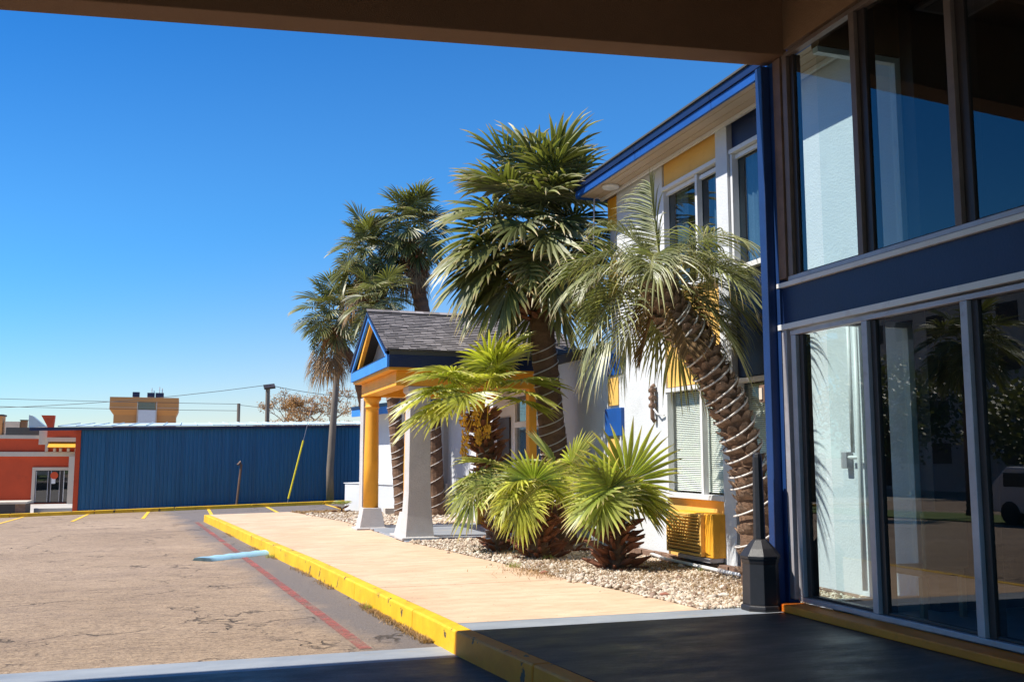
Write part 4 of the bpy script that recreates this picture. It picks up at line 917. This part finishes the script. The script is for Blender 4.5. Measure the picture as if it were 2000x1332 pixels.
bgpalm('lowest and leftmost of the tall fan palms, its brown tinged crown above the porch gable',[(5.35,28.9,-.1),(5.2,28.9,2.1),(4.75,28.9,4.1),(4.3,28.9,4.8),(4.02,28.9,5.3)],.17,61,26,0,(.62,.84),3,18)
bgpalm('fan palm crown between the leaning palm and the lowest crown above the porch gable',[(5.92,25.3,-.1),(5.88,25.3,1.2),(5.6,25.3,2.7),(5.2,25.3,3.8),(4.85,25.3,4.6),(4.68,25.3,5.2)],.17,71,20,0,(.6,.8),2,8)
# butia palm in front of the AC
random.seed(81)
p1=thing('feather_palm','leaning feather palm with a scaly trunk wound in white lights beside the lobby post','palm tree',(6.53,10.24,0))
path=[(6.50,10.24,-.05),(6.54,10.34,.84),(6.50,10.43,1.46),(6.40,10.52,1.96),(6.28,10.62,2.34),(6.10,10.72,2.79),(5.88,10.81,3.12),(5.70,10.9,3.40),(5.62,11.0,3.68)]
pts,rs=trunk(path,.185,.20,'bark',p1,50,ring=.01,flare=.1)
bmb=boot_mesh('leaf_base',.10,.075,.06,'boot'); boots(p1,pts,rs,.0,.96,33,9,bmb,lean=.12,jit=.12,scale=(.9,1.2))
rs2=[r+.045 for r in rs]; rope(pts,rs2,.04,.86,18,'white rope light wound round the scaly trunk of the feather palm',rr=.012,seed=5,tilt=.35)
but=variants('feather_frond',[85,65,45,25,0,-30,-55],2,lambda p,e,s:pinnate_mesh(p,R(e),1.35 if e<70 else 1.1,50,.72,2.3 if e<70 else .5,seed=s,mat=M['leaf_olive'],ld=2.6 if e<70 else 1.3,lw=.011,vup=.5))
top=Vector((5.66,10.98,3.78))
cf=variants('costa_frond',[60,35,10,-20,-50],2,lambda p,e,s:fan_mesh(p,R(e),.45,1.04,38,R(115),.65,.5,.25,2.3,.34,.35,.10,tilt=R(10),seed=s+11,mat=M['leaf_olive'],wob=.03,lenvar=.18,wmul=.95,pr_=.02))
sk=lambda az,e: (e<22 and -2.5<(((az+math.pi)%(2*math.pi))-math.pi)<-.75)
crown(p1,top,but,10,42,-5,seed=82,rad=.08,sc=(.85,1.0),dz=.2,bias=.8,skip=sk)
crown(p1,top,cf,24,50,-32,seed=86,rad=.08,sc=(.76,.98),dz=.25,skip=sk)
crown(p1,top+Vector((0,0,.1)),but,1,88,84,seed=83,rad=.02,sc=(1.0,1.05),dz=.1)
crown(p1,top+Vector((0,0,.05)),but,2,64,58,seed=85,rad=.03,sc=(.7,.9),dz=.1)
deadp=variants('dead_frond',[-60,-70],1,lambda p,e,s:pinnate_mesh(p,R(e),.8,30,.45,.8,seed=s,mat=M['leaf_dead'],ld=1.5))
crown(p1,top-Vector((-.1,0,.15)),deadp,6,-55,-75,seed=84,rad=.14,sc=(.8,1.1),name='dead_frond',dz=.5)
# near fan palms
yf=variants('lime_frond',[80,55,30,5,-25],2,lambda p,e,s:fan_mesh(p,R(e),.80,.82,34,R(150),.14,.35,.03,1.1,.5,.45,.12,tilt=R(18),seed=s+3,mat=M['leaf_lime'],wob=.015,lenvar=.12,pr_=.012))
def gmk(tl,el): return variants('green_frond',el,2,lambda p,e,s:fan_mesh(p,R(e),.50,.92,40,R(165),.06,.2,.02,.75,.52,.5,.08,tilt=R(tl),seed=s+4+tl,mat=M['leaf_green'],wob=.012,lenvar=.10,pr_=.013))
gf=gmk(-6,[78,60]); gfd=gmk(80,[75,55,30])
lf_=variants('low_lime_frond',[80,60,40,15],2,lambda p,e,s:fan_mesh(p,R(e),.50,.78,36,R(155),.12,.4,.05,1.3,.5,.45,.12,tilt=R(70),seed=s+6,mat=M['leaf_lime'],wob=.02,lenvar=.12,pr_=.012))
dk=variants('dark_frond',[80,55,30,5],2,lambda p,e,s:fan_mesh(p,R(e),.50,.75,34,R(150),.12,.4,.05,1.0,.5,.45,.12,tilt=R(45),seed=s+8,mat=M['leaf_green'],wob=.02,lenvar=.12,pr_=.012))
random.seed(91)
NEAR='young fan palms along the gravel bed'
p5=thing('fan_palm','lime green fan palm with orange flower spikes in front of the grey pier','palm tree',(5.25,16.4,0),NEAR)
pts,rs=trunk([(5.25,16.4,-.06),(5.20,16.4,.4),(5.14,16.4,.9),(5.03,16.4,1.44),(4.97,16.4,1.9),(4.92,16.4,2.25)],.21,.13,'bark',p5,34,flare=.15)
rope(pts,rs,.1,.75,9,'white rope light round the trunk of the flowering lime green palm',seed=9,tilt=.3)
boots(p5,pts,rs,.45,.98,14,7,bm,lean=.8,scale=(.8,1.3))
crown(p5,(4.92,16.4,2.3),yf,4,84,25,seed=95,sc=(.8,1.0),rad=.05,dz=.3)
for az,e,s_ in ((185,30,1.15),(200,48,1.1),(160,35,1.05),(-60,70,1.0),(-15,78,1.1),(235,30,1.0),(5,45,1.15),(-35,35,1.0),(190,60,1.0),(178,15,1.1),(210,20,1.0),(150,55,1.0),(-75,80,1.0)):
    k=min(yf,key=lambda x:abs(x-e)); inst('frond',random.choice(yf[k]),(4.92,16.38,2.3),(0,R(k-e),R(az)),p5,s_)
for (dx,dz_,h) in ((-.02,.02,.34),(.22,.02,.36),(.02,-.38,.34),(.24,-.32,.3),(.40,-.25,.2),(-.0,-.62,.2)):
    mb=MB(); b0=Vector((4.44+dx,15.8,2.18+dz_)); mb.tube([(4.92,16.38,2.2),(4.75+dx*.5,16.1,2.42),b0+Vector((0,0,h/2))],.012,5)
    for k in range(60):
        a=random.uniform(0,6.28); r=random.uniform(.02,.065); z=random.uniform(-h/2,h/2); c=b0+Vector((math.cos(a)*r,math.sin(a)*r,z)); s=random.uniform(.012,.024)
        mb.add([c+Vector((s,0,0)),c+Vector((0,s,0)),c+Vector((-s,0,0)),c+Vector((0,-s,0)),c+Vector((0,0,s*1.5)),c+Vector((0,0,-s*1.5))],[(0,1,4),(1,2,4),(2,3,4),(3,0,4),(1,0,5),(2,1,5),(3,2,5),(0,3,5)])
    mb.build('flower_spike',M['flower'],p5)
def shrub(label,base,top,cr,seed,fr_list,ms,bl=.26,nb=11,per=8,more=None):
    random.seed(seed); t=thing('fan_palm',label,'palm',base,NEAR)
    pts,rs=trunk([base,tuple((Vector(base)+Vector(top))/2),top],cr,cr*.6,'bark',t,14,flare=.2)
    b2=boot_mesh('leaf_base',bl,.028,.09,'bootred'); boots(t,pts,rs,.0,.85,nb,per,b2,lean=1.2,jit=.3,scale=(.7,1.35))
    for az,e,s_,ms in [(a,b,c,ms) for a,b,c in fr_list]+([(a,b,c,more[1]) for a,b,c in more[0]] if more else []):
        k=min(ms,key=lambda x:abs(x-e)); inst('frond',random.choice(ms[k]),Vector(top)+Vector((random.uniform(-.03,.03),random.uniform(-.03,.03),0)),(random.uniform(-.25,.25),R(k-e)+random.uniform(-.08,.08),R(az)),t,s_*random.uniform(.88,1.04))
shrub('bright green young fan palm with a shaggy red-brown base, nearest to the air conditioner',(5.68,12.5,-.05),(5.72,12.46,.66),.15,101,
  [(-98,74,1.1),(-150,62,.9)],gf,more=([(-5,62,.95),(170,60,.9),(60,75,1.0),(-40,50,.8),(215,50,.8),(110,60,.9)],gfd))
shrub('bushy young fan palm left of the bright green one, with a wide shaggy brown base',(5.22,14.3,-.05),(5.16,14.3,.74),.18,111,
  [(185,50,.9),(-140,40,.9),(150,70,.9),(0,60,.95),(-30,45,.85),(90,75,.9),(220,20,.8)],lf_,more=([(-120,68,.85)],gmk(8,[74])))
shrub('low dark green fan palm between the flowering palm and the bushy one',(5.0,15.6,-.05),(4.98,15.55,.95),.13,121,
  [(180,30,1.05),(200,8,1.0),(155,50,1.0),(-120,30,.9),(0,75,1.0),(30,50,.95),(-90,20,.9),(230,50,.9),(170,75,.9)],dk,nb=6)
shrub('mid height fan palm behind the bright green one, against the white wall',(6.0,15.2,-.05),(5.95,15.15,1.0),.14,131,
  [(180,45,.9),(-140,40,.85),(0,60,.9)],lf_,nb=6,more=([(-40,76,.85),(160,70,.85)],gmk(5,[73])))
shrub('tiny yellow-green palm seedling in the straw by the low white wall',(4.5,29.4,-.15),(4.5,29.4,.0),.04,141,[(180,75,.32),(0,75,.35),(90,80,.4),(-90,75,.35)],dk,nb=2,per=4)
# ------------------------------------------------------------------ cigarette post
ap=thing('cigarette_post','black octagonal cigarette receptacle with a tall tapered neck beside the lobby corner','ash receptacle',(5.50,8.62,0))
cx,cy=5.50,8.62
MB().lathe((cx,cy,0),[(.20,0),(.205,.03),(.20,.05),(.185,.06)],8,R(22.5)).build('foot',M['black'],ap,bevel=.004)
MB().lathe((cx,cy,0),[(.185,.062),(.178,.45),(.185,.47),(.19,.50)],8,R(22.5)).build('body',M['black'],ap,bevel=.004)
MB().lathe((cx,cy,0),[(.20,.502),(.202,.53),(.19,.545),(.15,.60),(.075,.68),(.062,.69)],8,R(22.5)).build('cone_lid',M['black'],ap,bevel=.004)
MB().lathe((cx,cy,0),[(.062,.692),(.048,1.50),(.04,1.535),(.015,1.55)],8,R(22.5)).build('neck',M['black'],ap,bevel=.003)
# ------------------------------------------------------------------ gravel
ico=bpy.data.meshes.new('t'); import bmesh
b_=bmesh.new(); bmesh.ops.create_icosphere(b_,subdivisions=1,radius=1); IV=np.array([v.co[:] for v in b_.verts]); IF=np.array([[v.index for v in f.verts] for f in b_.faces]); b_.free(); bpy.data.meshes.remove(ico)
def stones(name,P,S,label):
    n=len(P); V=np.repeat(IV[None],n,0)*(1+RNG.uniform(-.28,.28,(n,12,1)))
    V=V*(S[:,None,None]*RNG.uniform(.6,1.25,(n,1,3))); V[:,:,2]*=.75
    a=RNG.uniform(0,6.28,n); c,s=np.cos(a),np.sin(a); x=V[:,:,0]*c[:,None]-V[:,:,1]*s[:,None]; y=V[:,:,0]*s[:,None]+V[:,:,1]*c[:,None]; V[:,:,0]=x;V[:,:,1]=y
    V+=P[:,None,:]; F=(IF[None]+np.arange(n)[:,None,None]*12).reshape(-1,3)
    me=bpy.data.meshes.new(name); me.vertices.add(n*12); me.vertices.foreach_set('co',V.reshape(-1).astype(np.float32))
    me.loops.add(len(F)*3); me.loops.foreach_set('vertex_index',F.reshape(-1).astype(np.int32)); me.polygons.add(len(F)); me.polygons.foreach_set('loop_start',np.arange(0,len(F)*3,3,dtype=np.int32)); me.update(calc_edges=True); me.validate()
    me.materials.append(M['gravel']); setattr_f(me,'rnd',np.repeat(RNG.random(n),20)); o=bpy.data.objects.new(name,me); col.objects.link(o); return tag(o,label,'gravel',None,'stuff')
def sample(n,y0,y1,size,xr_=6.95,over=.0):
    out=[];S=[]
    while len(out)<n:
        y=y0+(y1-y0)*random.random()**1.2; x=random.uniform(wr(y)-over,xr_)
        if 18.0<y<22.5 and x>3.95: continue
        if math.sin(x*3.1+y*1.7)*math.cos(y*2.3-x*1.1)>.82 and random.random()<.7: continue
        s=size*random.uniform(.55,1.5)
        if random.random()<.02: s*=1.8
        if random.random()<.012 : x-=random.uniform(0,.25)
        out.append((x,y,wz(x,y)+s*.25)); S.append(s)
    return np.array(out),np.array(S)
random.seed(5)
P_,S_=sample(21000,8.80,18.2,.021); stones('gravel',P_,S_,'pale pebbles covering the planting bed beside the sidewalk')
P_,S_=sample(7000,17.8,29,.035,7.0); stones('gravel',P_,S_,'pale pebbles around the porch slab and behind it')
# pine straw and weeds
def reg2():
    y=random.uniform(26,31); x=random.uniform(wr(y),5.2); return (x,y,wz(x,y)-.01)
tag(blades('pine_straw',5000,reg2,.02,.07,M['leaf_dead'],.008,lean=3),'brown pine straw at the far end of the planting bed','straw')
def reg3():
    y=9+random.random()**1.5*17
    if math.sin(y*2.9)+math.sin(y*1.3+1)<.1: y=9+random.random()*2.5
    x=kx(y)-.015-abs(random.gauss(0,.05)); return (x,y,zr(x,y))
tag(blades('kerb_weeds',2600,reg3,.01,.05,M['leaf_dead'],.004,lean=2.5),'dry weeds and leaf litter along the foot of the yellow kerb','weeds')
def reg4():
    c=random.choice([(5.9,10.0),(6.3,9.6),(5.3,13.2),(4.7,12.7),(6.2,10.9),(5.8,9.3),(4.62,12.3),(6.0,11.9),(5.4,11.2),(6.5,12.3),(5.0,14.9)]); return (c[0]+random.gauss(0,.25),c[1]+random.gauss(0,.35),wz(c[0],c[1]))
tag(blades('bed_litter',6000,reg4,.02,.07,M['leaf_dead'],.004,lean=2.5),'dry brown litter scattered over the pebbles','litter')
def reg5():
    c=random.choice([(6.62,11.75),(4.45,13.2),(5.25,13.95),(2.08,11.3),(1.55,18.2)]); return (c[0]+random.gauss(0,.05),c[1]+random.gauss(0,.07),wz(c[0],c[1]) if c[0]>3 else zr(c[0],c[1]))
tag(blades('bed_weeds',260,reg5,.03,.09,M['leaf_green'],.005,lean=.8),'small green weeds sprouting from the pebbles and kerb foot','weeds')
for i,(x,y,s,l) in enumerate(((5.02,9.75,.055,'reddish-brown rock at the edge of the sidewalk'),(5.6,9.5,.06,'broken pale rock in the gravel left of the black cigarette post'),(6.3,9.25,.10,'dark rock at the foot of the feather palm'),(4.55,12.25,.05,'flat dark stone at the sidewalk edge left of the young palm'))):
    V=IV*(1+RNG.uniform(-.25,.25,(12,1)))*s*np.array([1.3,1,.6]); mb=MB().add([(x+v[0],y+v[1],wz(x,y)+s*.3+v[2]) for v in V],[tuple(f) for f in IF])
    tag(mb.build('rock',M['rock'] if i in(0,3) else M['brick' if i==2 else 'concreteblk'],bevel=.006),l,'rock')
# ------------------------------------------------------------------ across the drive (seen mirrored in the lobby glass)
sheet('grass_median',fr(-12,46,20),lambda Y:-16,lambda Y:-11.5,.05,4,M['grass'])
sheet('street',fr(-40,46,24),lambda Y:-34,lambda Y:-16.02,.01,6,M['asphalt'])
ab_=thing('apartment_block','grey many-windowed block across the street, seen mirrored in the lobby glass','building',(-45,45,0))
bx('wall',(-58,20,-2),(-45,75,15),M['stucco_grey'],ab_)
wm=bx('window',(-45.02,22,1),(-44.97,24,2.6),M['alu_dark'],ab_)
for i in range(14):
    for j in range(4):
        if i==j==0: continue
        o=wm.copy(); col.objects.link(o); o.location=wm.location+Vector((0,i*3.6,j*3.4))
bx('roof_edge',(-58.2,19.8,15.003),(-44.8,75.2,15.5),M['white'],ab_)
t=thing('teal_shelter','low shelter with a teal roof across the street, seen mirrored in the glass','shelter',(-32,33,0)); bx('roof',(-35,28,2.6),(-30,38,2.9),M['teal'],t)
for x in (-34.5,-30.5):
    for y in (28.5,37.5): bx('post',(x,y,-.5),(x+.2,y+.2,2.597),M['white'],t)
random.seed(201)
sp=thing('fan_palm','street palm on the grass median, seen mirrored in the lobby glass','palm tree',(-13,26,-.3)); pts,rs=trunk([(-13,26,-.4),(-13,26,2),(-13.1,26,5)],.22,.18,'bark',sp,30); crown(sp,(-13.1,26,5.2),sab_s,26,80,-45,seed=202,sc=(1.0,1.3))
sp=thing('fan_palm','second street palm further off on the grass median, seen mirrored in the glass','palm tree',(-14,36,-.3)); pts,rs=trunk([(-14,36,-.4),(-14,36,3),(-14.1,36,6)],.22,.18,'bark',sp,30); crown(sp,(-14.1,36,6.2),sab_s,26,80,-45,seed=203,sc=(1.0,1.3))
def hedge(label,x,y,r,h,seed):
    random.seed(seed); t=thing('dark_tree',label,'tree',(x,y,-.5)); MB().tube([(x,y,-.5),(x,y,h*.5)],.2,8).build('trunk',M['bark'],t)
    mb=MB(); tt=[];sg=[]
    for k in range(5000):
        a=random.uniform(0,6.28); z=random.uniform(-1,1); q=math.sqrt(1-z*z); rr=random.uniform(.6,1)*(1+.25*math.sin(a*5+z*7)); c=Vector((x+r*q*math.cos(a)*rr,y+r*q*math.sin(a)*rr,h*.6+h*.42*z*rr)); A=Vector((random.uniform(-1,1),random.uniform(-1,1),random.uniform(-1,1))).normalized(); B=A.orthogonal(); s=random.uniform(.1,.2)
        mb.add([c-A*s,c+B*s*.6,c+A*s,c-B*s*.6],[(0,1,2,3)]); tt+=[.3]*4; sg.append(random.random())
    o=mb.build('crown',M['leaf_dark'],t); o['kind']='stuff'; setattr_f(o.data,'t',tt,'POINT'); setattr_f(o.data,'seg',sg)
hedge('dark leafy tree across the street, left of the block in the mirror image',-36,44,4.5,6,301); hedge('dark leafy tree across the street, before the block in the mirror image',-37,30,4,5,302); hedge('dark leafy tree far down the street in the mirror image',-36,58,5,8,303)
def car(label,x,y,z,mat):
    t=thing('parked_car',label,'car',(x,y,z)); L=4.6;W=.92
    pf=[(-2.3,.35),(-2.3,.85),(-2.1,1.0),(-1.2,1.05),(-.6,1.62),(1.5,1.68),(2.1,1.15),(2.28,.95),(2.3,.35)]
    def sec(w,f=1): return [(x+w,y+a,z+b) for a,b in pf]
    A=sec(-W);B=sec(W); n=len(pf); MB().add(A+B,[tuple(range(n)),tuple(reversed(range(n,2*n)))]+[(i,i+n,(i+1)%n+n,(i+1)%n) for i in range(n)]).build('body',mat,t,bevel=.06)
    for s in (-1,1):
        xx=x+s*(W+.005); bx('side_window',(min(xx,xx-s*.02),y-.7,z+1.1),(max(xx,xx-s*.02),y+1.6,z+1.5),M['alu_dark'],t)
        for yy in (-1.4,1.4):
            o=MB(); m_=MB().lathe((0,0,0),[(.34,-.12),(.34,.12)],18); o.v=[(x+s*(W-.1)+v[2],y+yy+v[0],z+.34+v[1]) for v in m_.v]; o.f=m_.f; o.build('wheel',M['tyre'],t)
        bx('headlight',(x+s*.6-.15,y-2.33,z+.65),(x+s*.6+.15,y-2.29,z+.82),M['white'],t)
car('white car parked across the lot, seen mirrored in the rightmost lobby pane',-12.0,21.2,-.45,M['whitecar']); car('silver car parked further off, seen mirrored in the glass',-24,52,-.7,M['alu'])
